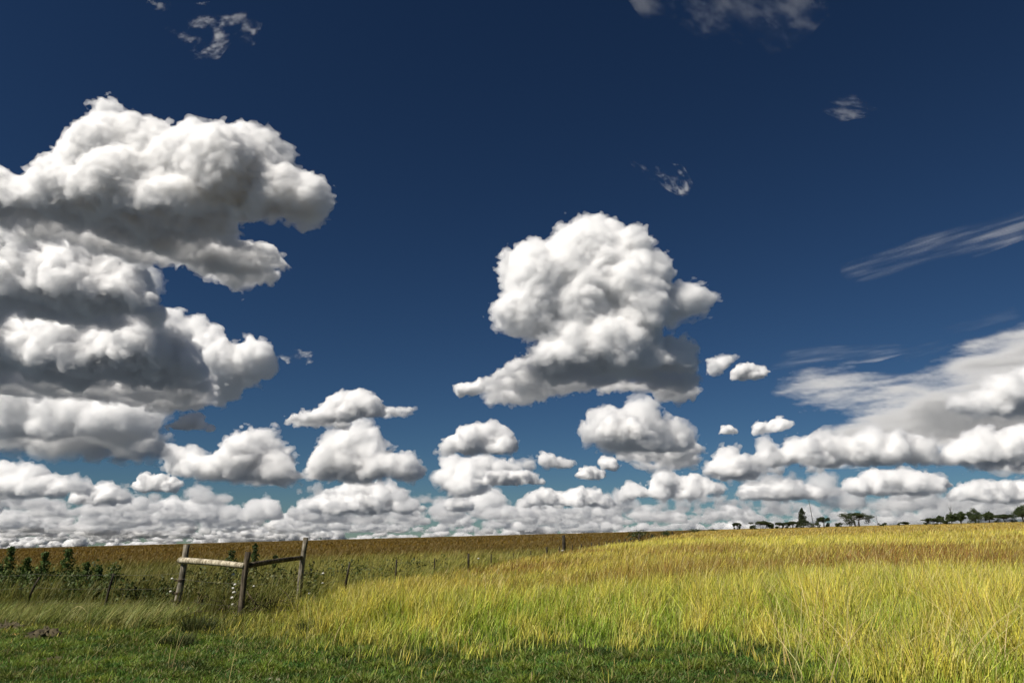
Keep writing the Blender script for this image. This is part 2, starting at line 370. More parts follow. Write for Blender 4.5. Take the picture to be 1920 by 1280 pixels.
for i, (u, D, h, r, lb) in enumerate(WEEDS): weed(u, D, h, r, lb, 100 + i, 520)
for i, (u, D, h, r, lb) in enumerate([(438, 26, 1.30, .42, 'bushy green weed seen above the pale rail'), (481, 25, 1.50, .26, 'upright dark weed seen above the grey rail'),
                                     (520, 27, 1.10, .30, 'faint loose weed above the grey rail\'s far end')]):
    weed(u, D, h, r, lb, 120 + i, 360, 'weeds behind the corner brace', (.03, .06, .014), (.07, .10, .022))
def shrub(u, D, h, wd, label, seed, n=500, cat='shrub', group='shrubs along the far fence', c1=(.02, .04, .012), c2=(.05, .075, .02), name='shrub', size=None):
    rng = np.random.default_rng(seed); a, _ = ray(u, 1000); x, y = a * D, D
    o = empty(name, (x, y, ground_z(x, y))); tag(o, label, cat, group)
    s = MB(); lf = MB()
    for i in range(6):
        t = rng.random() * 6.28; q = wd * .35 * rng.random()
        tip = np.array((q * math.cos(t), q * math.sin(t), h * (.55 + .35 * rng.random())))
        s.tube([(0, 0, -.05), tip * .5 + (0, 0, .1 * h), tip], [.03 * h, .02 * h, .008 * h], 5, caps=False)
        m = n // 6; d = rng.standard_normal((m, 3)); d /= np.linalg.norm(d, axis=1)[:, None]; d *= rng.random((m, 1)) ** .5
        P = tip + d * np.array((wd * .32, wd * .32, h * .30)); P[:, 2] = np.maximum(P[:, 2], .02)
        lf.leaves(P, (size or .12 * h) * (.6 + .8 * rng.random(m)), rng, vary(mixc(c1, c2, rng.random(m)), rng, .25), 0, .7)
    s.build('stem', BARK, o); lf.build('leaves', LEAF, o, smooth=False)
    return o
def undergrowth():
    """low broad-leaved cover between the weeds and around the corner brace"""
    rng = np.random.default_rng(131); m = MB()
    for (u0, u1, D0, D1, n, hh, c1, c2) in [(-80, 235, 20.0, 24.5, 24000, .85, (.035, .065, .014), (.10, .13, .03)), (235, 340, 19, 23, 8000, .55, (.03, .055, .012), (.09, .10, .025)),
                                      (350, 600, 18.4, 25, 18000, .66, (.05, .07, .016), (.14, .14, .035)), (600, 840, 23, 36, 9000, .6, (.035, .06, .012), (.09, .10, .025)),
                                      (380, 540, 17.2, 18.8, 4200, .42, (.05, .04, .02), (.12, .09, .035))]:
        D = D0 + (D1 - D0) * rng.random(n); a, _ = ray(u0 + (u1 - u0) * rng.random(n), 1000); x = a * D
        k = left_side(x, D) > .1; x, D = x[k], D[k]
        top = hh * np.clip(.7 + .45 * snoise(x, D, 1.5, 132) + .3 * snoise(x, D, .5, 133), .1, 1.5)
        P = np.stack([x, D, ground_z(x, D) + top * rng.random(len(x)) ** .7], 1)
        m.leaves(P, .05 + .08 * rng.random(len(x)), rng, vary(mixc(c1, c2, rng.random(len(x))), rng, .3), .2, .6)
    tag(m.build('undergrowth', LEAF, smooth=False), 'low tangled dark green undergrowth behind the fence', 'undergrowth', None, 'stuff')
undergrowth()
SHR = [(1196, 97, 1.5, 3.6, 'widest dark shrub, round a tall far fence post'), (1222, 112, .95, 1.2, 'small dark shrub right of the widest one by the fence'),
       (1249, 140, 1.3, 2.0, 'loose upright shrub halfway to the end of the fence'), (1305, 230, 1.6, 4.2, 'dark low shrub at the far end of the fence, left one'), (1338, 330, 1.5, 5.5, 'low wide shrub at the far end of the fence, under the horizon')]
for i, (u, D, h, wd, lb) in enumerate(SHR): shrub(u, D, h, wd, lb, 140 + i)
o = shrub(602, 620, 2.6, 2.0, 'tiny dark shrub alone on the left horizon', 150, 200, 'shrub', None)

# dark tussocks on the lawn's left half
TUS = [((140, 1166), .36, 'dark grass tussock with an arched dry stem, left on the lawn'), ((215, 1166), .30, 'small dark tussock right of the arched dry stem'),
       ((372, 1186), .34, 'dark wiry tussock below the corner brace'), ((330, 1212), .22, 'low dark tuft on the lawn under the wiry tussock'), ((590, 1188), .30, 'dark tussock at the tall grass edge below the far brace post')]
for i, ((u, v), h, lb) in enumerate(TUS):
    rng = np.random.default_rng(160 + i); p = on_ground(u, v); n = 420
    t = rng.random(n) * 6.283; q = .26 * np.sqrt(rng.random(n)); x = p[0] + q * np.cos(t); y = p[1] + q * np.sin(t)
    c = vary(mixc((.03, .05, .012), (.09, .10, .025), rng.random(n)), rng, .25)
    ln = np.stack([np.cos(t), np.sin(t)], 1) * (.5 * (q / .26)[:, None]) + .2 * rng.standard_normal((n, 2))
    o = blades('grass_tussock', lb, x, y, h * (.6 + .5 * rng.random(n)), np.full(n, .010), ln, [c * .6, c * .8, c, c * 1.3], rng)
    tag(o, lb, 'tussock', 'dark tussocks on the lawn'); o['kind'] = 'thing'
m = MB(); rng = np.random.default_rng(170)
p = on_ground(150, 1168)
arc = [(p[0] - .28 + .62 * t, p[1] - .1, p[2] + .34 * math.sin(math.pi * t ** .8) + .0) for t in np.linspace(0, 1, 14)]
m.tube(arc, .007, 5, C=(.55, .47, .22)); tag(m.build('bent_stem', GRASS), 'pale dry stem bent in an arch over a dark tussock', 'stem')

# ------------------------------------------------------------------ soil mounds and stones
def lump(name, mat, p, sx, sy, sz, seed, label, cat, group=None):
    rng = np.random.default_rng(seed); nu, nv = 28, 12
    t, f = np.meshgrid(np.linspace(0, 2 * math.pi, nu, endpoint=False), np.linspace(0, 1, nv), indexing='ij')
    rr = np.sin(f * math.pi * .5 + .02) ; zz = np.cos(f * math.pi * .5)
    b = 1 + .16 * np.sin(3 * t + rng.random() * 6) + .1 * np.sin(5 * t + 4 * f + rng.random() * 6) + .14 * rng.standard_normal(t.shape)
    b[:, 0] = 1; V = np.stack([sx * rr * b * np.cos(t), sy * rr * b * np.sin(t), sz * zz * (1 + .35 * rng.standard_normal(t.shape) * (f > .1)) - .02], -1)
    i, j = np.meshgrid(np.arange(nu), np.arange(nv - 1), indexing='ij'); i2 = (i + 1) % nu
    Q = np.stack([i * nv + j, i * nv + j + 1, i2 * nv + j + 1, i2 * nv + j], -1).reshape(-1, 4)
    o = obj(name, mesh_np(name, V.reshape(-1, 3), Q, [mat]), None, p)
    return tag(o, label, cat, group)
lump('soil_mound', SOIL, on_ground(86, 1196), .27, .24, .13, 1, 'brown crumbly soil mound on the lawn, the larger one', 'soil mound', 'soil mounds on the lawn')
lump('soil_mound', SOIL, on_ground(14, 1180), .34, .22, .13, 2, 'brown soil mound at the frame edge beside an ochre stone', 'soil mound', 'soil mounds on the lawn')
lump('soil_mound', SOIL, on_ground(100, 1238), .17, .14, .07, 3, 'small dark molehill nearest the camera', 'soil mound', 'soil mounds on the lawn')
lump('stone', OCHRE, on_ground(29, 1191), .085, .06, .05, 4, 'ochre stone lying beside the soil mound at the frame edge', 'stone', 'stones on the lawn')
lump('stone', STONE, on_ground(508, 1271), .035, .03, .03, 5, 'small pale stone on the near lawn, left of its neighbour', 'stone', 'stones on the lawn')
lump('stone', STONE, on_ground(521, 1272), .04, .03, .032, 6, 'pale stone on the near lawn, right of its neighbour', 'stone', 'stones on the lawn')

# ------------------------------------------------------------------ corner brace and fences
rng = np.random.default_rng(200)
def local(p, base): return np.asarray(p, float) - np.asarray(base, float)
PM = np.array((-5.52, 16.0)); PL = np.array((-7.59, 17.8)); PR = np.array((-4.93, 18.1))
b0 = np.array((PM[0], PM[1], float(ground_z(*PM))))
brace = empty('corner_brace', b0); tag(brace, 'weathered wooden corner brace of three posts joined by two rails', 'fence brace')
def post(P, h, r, lean, mat, n=9):
    g = float(ground_z(*P)); m = MB()
    pts = [(P[0] + lean[0] * t * h + .012 * math.sin(5 * t + P[0]), P[1] + lean[1] * t * h, g - .25 + (h + .25) * t) for t in np.linspace(0, 1, n)]
    rr = [r * (1.1 - .16 * t) for t in np.linspace(0, 1, n)]
    m.tube(local(pts, b0), rr, 14, rng, .05); return m.build('post', mat, brace), pts
def vtop(P, v, u=None): return float(EYE + ray(u or 960, v)[1] * P[1])
hL = vtop(PL, 1020) - float(ground_z(*PL)); hM = vtop(PM, 1034) - float(ground_z(*PM)); hR = vtop(PR, 1007) - float(ground_z(*PR))
post(PL, hL, .070, (.075, 0), WOOD_GREY); post(PM, hM, .060, (.06, 0), WOOD_BROWN); post(PR, hR, .062, (.06, 0), WOOD_GREY)
def rail(p, q, r, mat):
    m = MB(); p, q = np.asarray(p, float), np.asarray(q, float)
    pts = [p + (q - p) * t + np.array((0, 0, .012 * math.sin(3.1 * t))) for t in np.linspace(0, 1, 10)]
    m.tube(local(pts, b0), [r * (1 - .14 * t) for t in np.linspace(0, 1, 10)], 12, rng, .025); return m.build('rail', mat, brace)
zl, zm, zr = vtop(PL, 1050), vtop(PM, 1060.5), vtop(PR, 1045)
n_ = np.array((-.63, -.78, 0))
rail((PL[0] + .02, PL[1] - .05, zl), (PM[0] - .02 + .06, PM[1] - .03, zm), .070, WOOD_PALE)['label'] = 'sun-bleached pale rail'
rail((PM[0] + .08, PM[1] + .06, zm + .01), (PR[0] + .04, PR[1] - .04, zr), .056, WOOD_BROWN)
for k, (vv) in enumerate((1088, 1112, 1127)):                       # rusty wire ties bunched on the left post
    z = vtop(PL, vv); t = (z - float(ground_z(*PL))) / hL; m = MB()
    a = np.linspace(0, 4 * math.pi, 20); c = np.array((PL[0] + .075 * t * hL, PL[1], z))
    m.tube(local([c + (.082 * math.cos(q), .082 * math.sin(q), .012 * q / 3 - .02) for q in a], b0), .009, 5, caps=False)
    m.tube(local([c + (-.07, -.06, 0), c + (-.11, -.05, .02), c + (-.09, -.06, .05)], b0), .016, 6); m.build('wire_tie', TWIG, brace)

def wire_line(mb, pts, base, r=.0019):
    P = []
    for a, b in zip(pts[:-1], pts[1:]):
        a, b = np.asarray(a, float), np.asarray(b, float); sag = .012 * np.linalg.norm(b - a)
        for t in np.linspace(0, 1, 5)[:-1]: P.append(a + (b - a) * t - np.array((0, 0, 4 * sag * t * (1 - t))))
    P.append(np.asarray(pts[-1], float)); mb.tube(local(P, base), r, 4, caps=False)
def white_tag(P, parent, base, s=.055):
    r2 = np.random.default_rng(int(abs(P[0]) * 1000) % 9999); m = MB()
    a = r2.random() * .8 - .4
    pts = [np.array(P) + np.array((math.cos(a), math.sin(a), .12 * r2.standard_normal())) * s * q + np.array((0, 0, .012 * math.cos(q * 2))) for q in np.linspace(-1, 1, 5)]
    m.tube(local(pts, base), [s * .25, s * .62, s * .7, s * .6, s * .2], 7, r2, .08); m.build('white_tag', WHITE, parent)

# left run: parallel to the picture, thin bent sticks
bl = np.array((-9.62, 18.6, float(ground_z(-9.62, 18.6))))
lf = empty('wire_fence', bl); tag(lf, 'old wire fence on thin bent dark sticks left of the corner brace', 'fence', 'wire fences')
def stick(P, h, bend, r, parent, base, mat=WOOD_DARK, lean=0.0, name='post'):
    g = float(ground_z(P[0], P[1])); m = MB()
    pts = [(P[0] + lean * t * h + bend * h * t * t, P[1] + .02 * math.sin(7 * t), g - .1 + (h + .1) * t) for t in np.linspace(0, 1, 8)]
    m.tube(local(pts, base), [r * (1.1 - .3 * t) for t in np.linspace(0, 1, 8)], 8, rng, .09); m.build(name, mat, parent); return pts[-1]
sticks = [((-11.75, 19.0), .86, .16, .16), ((-9.66, 18.6), .96, -.06, .24), ((-15.4, 19.8), 1.0, .1, .0), ((-19.5, 20.6), 1.0, .15, 0)]
tops = [stick(P, h, bd, .030, lf, bl, lean=ln) for P, h, bd, ln in sticks]
for hh in (.30, .62, .93):
    m = MB(); pts = [(-19.4, 20.6), (-15.35, 19.8), (-11.6, 19.0), (-9.55, 18.6), (-7.55, 17.74)]
    wire_line(m, [(a, b, float(ground_z(a, b)) + hh) for a, b in pts], bl); m.build('wire', WIRE, lf)

br = np.array((PR[0], PR[1], float(ground_z(*PR))))
rf = empty('wire_fence', br); tag(rf, 'long wire fence with white tags receding from the corner brace to the horizon', 'fence', 'wire fences')
def at_u(u):
    a = (u - 960) / (F * CP) * 1.0
    a, _ = ray(u, 1010); y = (FX - FS * FY) / (a - FS); return np.array((a * y, y))
FP = [(650, 1055, .030, .12), (745, 1048, .027, 0), (816, 1046, .024, 0), (879, 1037, .045, 0), (921, 1038, .030, 0), (961, 1036, .026, .05), (995, 1032, .03, 0), (1025, 1025, .055, 0), (1049, 1024, .036, 0),
      (1058, 1003, .115, -.03), (1073, 1020, .04, 0), (1090, 1019, .04, 0), (1109, 1017, .065, 0), (1123, 1016, .05, 0), (1137, 1015, .05, 0), (1149, 1013, .055, 0), (1161, 1011, .085, 0), (1172, 1009, .07, 0), (1182, 1008, .08, 0),
      (1199, 1000, .15, 0), (1223, 1001, .10, 0), (1245, 1001, .12, 0), (1262, 996, .17, -.04), (1281, 996, .17, 0), (1300, 995, .2, 0), (1317, 994, .24, 0), (1329, 992, .28, 0), (1338, 991, .34, 0)]
rpts = [PR]
for u, vt, r, ln in FP:
    P = at_u(u); h = float(EYE + ray(u, vt)[1] * P[1]) - float(ground_z(*P)); stick(P, h, ln * .6, r, rf, br, lean=ln * .4); rpts.append(P)
for hh in (.28, .56, .82):
    m = MB(); wire_line(m, [(p[0], p[1], float(ground_z(*p)) + hh) for p in rpts[:22]], br, .0026); m.build('wire', WIRE, rf)
m = MB(); wire_line(m, [(PM[0], PM[1] - .07, b0[2] + .35), (PL[0] + .02, PL[1] - .07, b0[2] + .35)], br); wire_line(m, [(PM[0] + .05, PM[1], b0[2] + .75), (PR[0], PR[1], b0[2] + .75)], br)
wire_line(m, [(PM[0], PM[1] - .07, b0[2] + .78), (PL[0] + .02, PL[1] - .07, b0[2] + .8)], br); m.build('wire', WIRE, rf)
for u, v, D in [(437, 1077, 16.6), (441, 1096, 16.5), (437, 1103, 16.5), (439, 1111, 16.5), (435, 1121, 16.4), (437, 1133, 16.3), (476, 1099, 17.0), (323, 1085, 18.0), (320, 1109, 18.0), (606, 1075, 19.0), (605, 1093, 19.0), (580, 1113, 18.6)]:
    white_tag(pix(u, v, D), rf, br, .026 + .012 * ((u * 7 + v) % 3) / 2)
for u, v in [(897, 1047), (896, 1064), (1137, 1022), (1055, 1032), (1245, 1009)]:
    P = at_u(u); white_tag(pix(u, v, P[1] - .1), rf, br, .05 * P[1] / 34)

# heap of dead brush at the foot of the middle post
rng = np.random.default_rng(210); bp = np.array((-5.2, 16.7, float(ground_z(-5.2, 16.7))))
o = empty('brush_heap', bp); tag(o, 'dark heap of dead twigs at the foot of the middle brace post', 'brush heap'); m = MB()
for i in range(150):
    a = rng.random() * 6.28; q = np.array((.55 * rng.standard_normal() - .1, .35 * rng.standard_normal(), .02 + .22 * rng.random()))
    d = np.array((math.cos(a), math.sin(a), .5 * rng.standard_normal())); L = .18 + .4 * rng.random()
    m.tube([q, q + d * L * .5 + (0, 0, .06), q + d * L], [.009, .007, .004], 4, caps=False)
m.tube([(-.30, -.35, .55), (-.16, -.25, .35), (.0, -.1, .18), (.2, 0, .02)], [.012, .016, .018, .014], 6)
m.build('twigs', TWIG, o)['kind'] = 'stuff'

# ------------------------------------------------------------------ trees on the skyline
def limb(m, p, q, r0, r1, rng, wob=.08):
    p, q = np.asarray(p, float), np.asarray(q, float); L = np.linalg.norm(q - p)
    pts = [p + (q - p) * t + rng.standard_normal(3) * wob * L * t * (1 - t) for t in np.linspace(0, 1, 6)]
    m.tube(pts, np.linspace(r0, r1, 6), 6, caps=False)
def tree(kind, u0, u1, vt, vb, label, seed, D=450, cat='tree', group='trees on the right skyline'):
    rng = np.random.default_rng(seed); uc = (u0 + u1) / 2; a, _ = ray(uc, vb); x = float(a * D); g = float(ground_z(x, D))
    W = (u1 - u0) / F * D * (1.2 if kind == 'conifer' else 1.06); H = float(EYE + ray(uc, vt)[1] * D) - g
    name = {'conifer': 'conifer_tree', 'acacia': 'acacia_tree', 'round': 'broadleaf_tree', 'bush': 'bush'}[kind]
    o = empty(name, (x, D, g)); tag(o, label, cat, group); t = MB(); c = MB()
    c1, c2 = (.018, .034, .010), (.055, .075, .020)
    clumps = []
    if kind == 'conifer':
        limb(t, (0, 0, -.3), (0, 0, H * .95), .22, .04, rng, .01)
        for i in range(95):
            k = rng.random() ** .9; z = H * (.06 + .9 * k); r = W * .5 * (1 - k) ** .8 * (.6 + .5 * rng.random()) * (.85 + .2 * math.sin(k * 9 + 1))
            q = rng.random() * 6.28; clumps.append(((r * .85 * math.cos(q), r * .85 * math.sin(q), z), (W * .16 * (1.2 - .95 * k), W * .16 * (1.2 - .95 * k), H * .06), 70))
        c1, c2 = (.014, .026, .009), (.036, .052, .016)
    elif kind == 'acacia':
        st = [(0, 0)] + [(W * (rng.random() - .5) * .5, W * (rng.random() - .5) * .3) for _ in range(1 if W < 9 else 3)]
        for sx, sy in st:
            f = (sx * .8, sy * .8, H * .5); limb(t, (sx * .5, sy * .5, -.3), f, .05 * H ** .8, .03 * H ** .8, rng)
            for _ in range(6):
                e = (sx + W * .38 * (rng.random() * 2 - 1), sy + W * .25 * (rng.random() * 2 - 1), H * (.68 + .22 * rng.random())); limb(t, f, e, .026 * H ** .8, .01 * H, rng)
                clumps.append(((e[0], e[1], e[2]), ((W * .11 + .3) * (.6 + .8 * rng.random()), W * .12 + .3, H * .10 * (.6 + .8 * rng.random())), 120))
        for _ in range(int(6 + W * .5)):
            q = (rng.random() * 2 - 1); clumps.append(((W * .42 * q, W * .2 * rng.standard_normal(), H * (.95 - .34 * q * q - .20 * rng.random() ** 2)), ((W * .10 + .25) * (.6 + .8 * rng.random()), W * .11 + .3, H * .075 * (.6 + .9 * rng.random())), 110))
        for _ in range(7):
            q = rng.choice([-1, 1]) * (.2 + .28 * rng.random()); clumps.append(((W * q, 0, H * (.2 + .4 * rng.random())), (W * .10, W * .1, H * .13), 80))
    elif kind == 'round':
        limb(t, (0, 0, -.3), (.1, 0, H * .45), .045 * H, .03 * H, rng, .04)
        for i in range(44):
            d = rng.standard_normal(3); d /= np.linalg.norm(d); d[2] = d[2] if d[2] > -.75 else -.5
            e = np.array((0, 0, H * .56)) + d * np.array((W * .40, W * .36, H * .38)) * (.25 + .75 * rng.random() ** .5)
            if i % 2 == 0: limb(t, (.1, 0, H * .4), e, .018 * H, .006 * H, rng)
            q = .6 + .7 * rng.random(); clumps.append((tuple(e), (W * .13 * q, W * .13 * q, H * .10 * q), 100))
        c1, c2 = (.022, .042, .012), (.075, .105, .026)
    else:
        limb(t, (0, 0, -.2), (0, 0, H * .6), .05 * H, .02 * H, rng)
        for i in range(12):
            clumps.append(((W * .34 * (rng.random() * 2 - 1), W * .2 * rng.standard_normal(), H * (.25 + .55 * rng.random())), (W * .17, W * .17, H * .2), 70))
    for (cc, rr, n) in clumps:
        d = rng.standard_normal((n, 3)); d /= np.linalg.norm(d, axis=1)[:, None]; d *= (.55 + .5 * rng.random((n, 1)))
        P = np.array(cc) + d * np.array(rr); P[:, 2] = np.maximum(P[:, 2], .05)
        c.leaves(P, .28 + .3 * rng.random(n), rng, vary(mixc(c1, c2, np.full(n, rng.random() * .6) + .4 * rng.random(n)), rng, .22), 0, .75)
    t.build('trunk', BARK, o); c.build('crown', LEAF, o, smooth=False); return o
TREES = [('acacia', 1374, 1390, 979, 991, 'small lone acacia leaning, leftmost on the right skyline', 480), ('bush', 1404, 1420, 984, 991, 'low bush at the left foot of a flat-topped acacia', 450),
         ('acacia', 1412, 1447, 976, 990, 'flat-topped acacia second from the left on the skyline', 450), ('bush', 1442, 1455, 980, 990, 'rounded bush between a flat-topped acacia and a small tree', 455),
         ('acacia', 1455, 1470, 979, 990, 'small ragged acacia in the gap left of the dark conifer', 450), ('acacia', 1473, 1500, 977, 989, 'spreading acacia touching the left side of the conifer', 450),
         ('conifer', 1494, 1519, 952, 989, 'tall dark conifer beside the leaning pole', 445), ('bush', 1520, 1538, 978, 988, 'bush at the foot of the leaning pole', 445),
         ('acacia', 1533, 1556, 969, 987, 'compact flat-topped acacia right of the leaning pole', 450), ('bush', 1567, 1580, 978, 986, 'small bush between two flat-topped acacias', 460),
         ('bush', 1584, 1603, 968, 985, 'dense bush against the left side of the widest acacia', 450), ('acacia', 1586, 1634, 961, 985, 'widest umbrella-shaped acacia on the skyline', 450),
         ('bush', 1649, 1661, 979, 985, 'small round bush standing alone beside a thin pole', 450), ('acacia', 1685, 1704, 978, 985, 'low wind-bent acacia alone in the middle of the open skyline', 470),
         ('acacia', 1735, 1762, 971, 983, 'low dark acacia at the left end of the right-hand grove', 450), ('round', 1756, 1772, 965, 981, 'small tree above the left end of the right-hand grove', 455),
         ('bush', 1767, 1782, 975, 983, 'dark bush in front of the right-hand grove', 440), ('round', 1774, 1795, 960, 981, 'round tree under the bare branches in the right-hand grove', 450),
         ('round', 1791, 1813, 956, 981, 'round tree touching the right side of another in the grove', 452), ('round', 1812, 1846, 951, 980, 'largest round-crowned tree of the right-hand grove', 450),
         ('bush', 1816, 1842, 968, 981, 'dark bush under the largest round-crowned tree', 440), ('round', 1845, 1866, 957, 979, 'rounded tree between the largest one and a low thicket', 450),
         ('acacia', 1866, 1905, 964, 978, 'long low flat thicket near the right frame edge', 450), ('round', 1901, 1936, 945, 977, 'tall tree cut by the right frame edge', 445)]
for i, (k, u0, u1, vt, vb, lb, D) in enumerate(TREES): tree(k, u0, u1, vt, vb, lb, 300 + i, D, 'bush' if k == 'bush' else 'tree')
for u, vt, D, h, ln, lb in [(1526, 937, 430, None, -.09, 'tall leaning utility pole rising behind the conifer'), (1646, 966, 470, None, -.05, 'thin short pole left of the lone round bush')]:
    a, _ = ray(u, 985); x = float(a * D); g = float(ground_z(x, D)); h = float(EYE + ray(u, vt)[1] * D) - g
    o = empty('utility_pole', (x, D, g)); tag(o, lb, 'pole', 'poles on the skyline'); m = MB()
    r = .16 if h > 8 else .09
    m.tube([(0, 0, -.4), (ln * h * .5, 0, h * .5), (ln * h, 0, h)], [r * 1.1, r, r * .8], 8); m.build('pole', WOOD_DARK, o)
    m = MB(); q = .9 if h > 8 else .3; m.tube([(ln * h * .97 - q, 0, h * .97), (ln * h * .97 + q * .3, 0, h * .97)], .07, 6); m.build('crossarm', WOOD_DARK, o)
rng = np.random.default_rng(330); a, _ = ray(1784, 975); x = float(a * 460); g = float(ground_z(x, 460)); H = float(EYE + ray(1784, 944)[1] * 460) - g
o = empty('bare_tree', (x, 460, g)); tag(o, 'bare leafless tree rising out of the right-hand grove', 'tree', 'trees on the right skyline'); m = MB()
limb(m, (0, 0, -.3), (.2, 0, H * .6), .2, .1, rng, .02)
for e in [(-1.2, 0, 1.0), (1.2, 0, .98), (.5, .4, .85), (-.5, -.3, .8)]: limb(m, (.2, 0, H * .6), (e[0], e[1], H * e[2]), .09, .04, rng)
m.build('trunk', BARK, o)
print('ground things', round(time.time() - T0, 1))
# ------------------------------------------------------------------ clouds: closed shells of scattering air at their real height and distance
def cloud_mat(name, sigma, surf=0.0, g=0.25):
    m, t, o = new_mat(name)
    vs = t.nodes.new('ShaderNodeVolumeScatter'); vs.inputs['Color'].default_value = (1, 1, 1, 1)
    vs.inputs['Density'].default_value = sigma; vs.inputs['Anisotropy'].default_value = g; t.links.new(vs.outputs[0], o.inputs['Volume'])
    if surf > 0:
        d = t.nodes.new('ShaderNodeBsdfDiffuse'); d.inputs[0].default_value = (.9, .9, .9, 1)
        tr = t.nodes.new('ShaderNodeBsdfTransparent'); mx = t.nodes.new('ShaderNodeMixShader'); mx.inputs[0].default_value = surf
        t.links.new(tr.outputs[0], mx.inputs[1]); t.links.new(d.outputs[0], mx.inputs[2]); t.links.new(mx.outputs[0], o.inputs['Surface'])
    return m
_mats = {}
def cmat(sig, surf, g=.25):
    k = (round(sig, 5), surf, g)
    if k not in _mats: _mats[k] = cloud_mat('cloud_vapour', sig, surf, g)
    return _mats[k]
def bspl(n, cells, off):
    t = np.linspace(0, cells, n) + off; i = np.floor(t).astype(int); f = t - i
    W = np.zeros((n, int(math.ceil(cells + off)) + 4), np.float32); r = np.arange(n)
    W[r, i] = (1 - f) ** 3 / 6; W[r, i + 1] = (3 * f ** 3 - 6 * f ** 2 + 4) / 6; W[r, i + 2] = (-3 * f ** 3 + 3 * f ** 2 + 3 * f + 1) / 6; W[r, i + 3] = f ** 3 / 6
    return W
def tens(R, Ws):
    A = np.tensordot(Ws[0], R, (1, 0)); A = np.tensordot(A, Ws[1], (1, 1)); return np.tensordot(A, Ws[2], (1, 1))
def noise3(shape, size, scale, rng):
    Ws = [bspl(n, s / q, rng.random()) for n, s, q in zip(shape, size, scale)]
    return tens(rng.standard_normal([W.shape[1] for W in Ws]).astype(np.float32), Ws) * 2.2
def lin(n, m):
    t = np.linspace(0, m - 1.0001, n); i = t.astype(int); f = t - i; W = np.zeros((n, m), np.float32); r = np.arange(n)
    W[r, i] = 1 - f; W[r, i + 1] = f; return W
CORN = [(i, j, k) for i in (0, 1) for j in (0, 1) for k in (0, 1)]
def surface_nets(f, org, h):
    s = f < 0; nx, ny, nz = f.shape
    cnt = np.zeros((nx - 1, ny - 1, nz - 1), np.int8)
    for i, j, k in CORN: cnt += s[i:nx - 1 + i, j:ny - 1 + j, k:nz - 1 + k]
    mask = (cnt > 0) & (cnt < 8)
    I = np.argwhere(mask); idx = np.full(mask.shape, -1, np.int32); idx[mask] = np.arange(len(I))
    P = np.zeros((len(I), 3)); N = np.zeros(len(I))
    val = {q: f[I[:, 0] + q[0], I[:, 1] + q[1], I[:, 2] + q[2]] for q in CORN}
    for a in CORN:
        for ax in range(3):
            if a[ax] == 0:
                b = list(a); b[ax] = 1; va, vb = val[a], val[tuple(b)]; cr = (va < 0) != (vb < 0)
                t = np.where(cr, va / np.where(cr, va - vb, 1), 0)
                for d in range(3): P[:, d] += np.where(cr, a[d] + (t if d == ax else 0), 0)
                N += cr
    V = (I + P / np.maximum(N, 1)[:, None]) * h + org
    quads = []
    for ax in range(3):
        s0 = [slice(1, -1)] * 3; s1 = [slice(1, -1)] * 3; s0[ax] = slice(0, -1); s1[ax] = slice(1, None)
        a, b = s[tuple(s0)], s[tuple(s1)]; off = [1, 1, 1]; off[ax] = 0; u, v = [(1, 2), (2, 0), (0, 1)][ax]
        for flip, mm in ((False, a & ~b), (True, ~a & b)):
            E = np.argwhere(mm) + np.array(off)
            def g(du, dv):
                q = E.copy(); q[:, u] -= du; q[:, v] -= dv; return idx[q[:, 0], q[:, 1], q[:, 2]]
            Q = np.stack([g(1, 1), g(0, 1), g(0, 0), g(1, 0)], 1)
            quads.append(Q[:, ::-1] if flip else Q)
    return V, np.concatenate(quads)

def cloud_field(P, zb, h, rng, big, amp, octs=7, flatness=22.):
    """signed field (metres) of puffs P (x, y, z, r) roughened by creased noise and cut by a flat base"""
    pad = P[:, 3].max() * .30 + big * .2 * amp + 3 * h
    lo = (P[:, :3] - P[:, 3:4]).min(0) - pad; hi = (P[:, :3] + P[:, 3:4]).max(0) + pad
    lo[2] = max(lo[2], zb - flatness * 3.2)
    n = np.maximum(8, np.ceil((hi - lo) / h).astype(int) + 1); size = h * (n - 1)
    nc = np.maximum(6, np.ceil(size / (h * 3)).astype(int)); hc = size / (nc - 1)
    X = [(lo[i] + hc[i] * np.arange(nc[i])).astype(np.float32) for i in range(3)]
    wx, wy, wz = [noise3(nc, size, (big,) * 3, rng) * big * k for k in (.16, .16, .10)]
    gx, gy, gz = X[0][:, None, None] + wx, X[1][None, :, None] + wy, X[2][None, None, :] + wz
    f = np.full(nc, big * 2, np.float32); kk = big * .15
    for x, y, z, r in P:
        sl = tuple(slice(max(0, int((c - r * 1.7 - lo[i]) / hc[i])), max(1, int((c + r * 1.7 - lo[i]) / hc[i]) + 2)) for i, c in enumerate((x, y, z)))
        d = np.sqrt((gx[sl] - x) ** 2 + (gy[sl] - y) ** 2 + (gz[sl] - z) ** 2) - r
        a = f[sl]; q = np.clip(.5 + .5 * (a - d) / kk, 0, 1); f[sl] = a * (1 - q) + d * q - kk * q * (1 - q)
    f = tens(f, [lin(n[i], nc[i]) for i in range(3)])
    s = big * .62; A = big * .22 * amp
    for o in range(octs):
        if s < h * 1.5: break
        f -= A * (np.abs(noise3(n, size, (s, s, s * .9), rng)) - .45)
        s *= .52; A *= .68
    z = (lo[2] + h * np.arange(n[2])).astype(np.float32)
    base = (zb - z)[None, None, :] + noise3(n, size, (big, big, 1e6), rng) * flatness + noise3(n, size, (big * .3, big * .3, 1e6), rng) * flatness * .5 + noise3(n, size, (big * .12, big * .12, 1e6), rng) * flatness * .25
    f = np.maximum(f, base.astype(np.float32))
    f[0] = f[-1] = h; f[:, 0] = f[:, -1] = h; f[:, :, 0] = f[:, :, -1] = h
    return f, lo
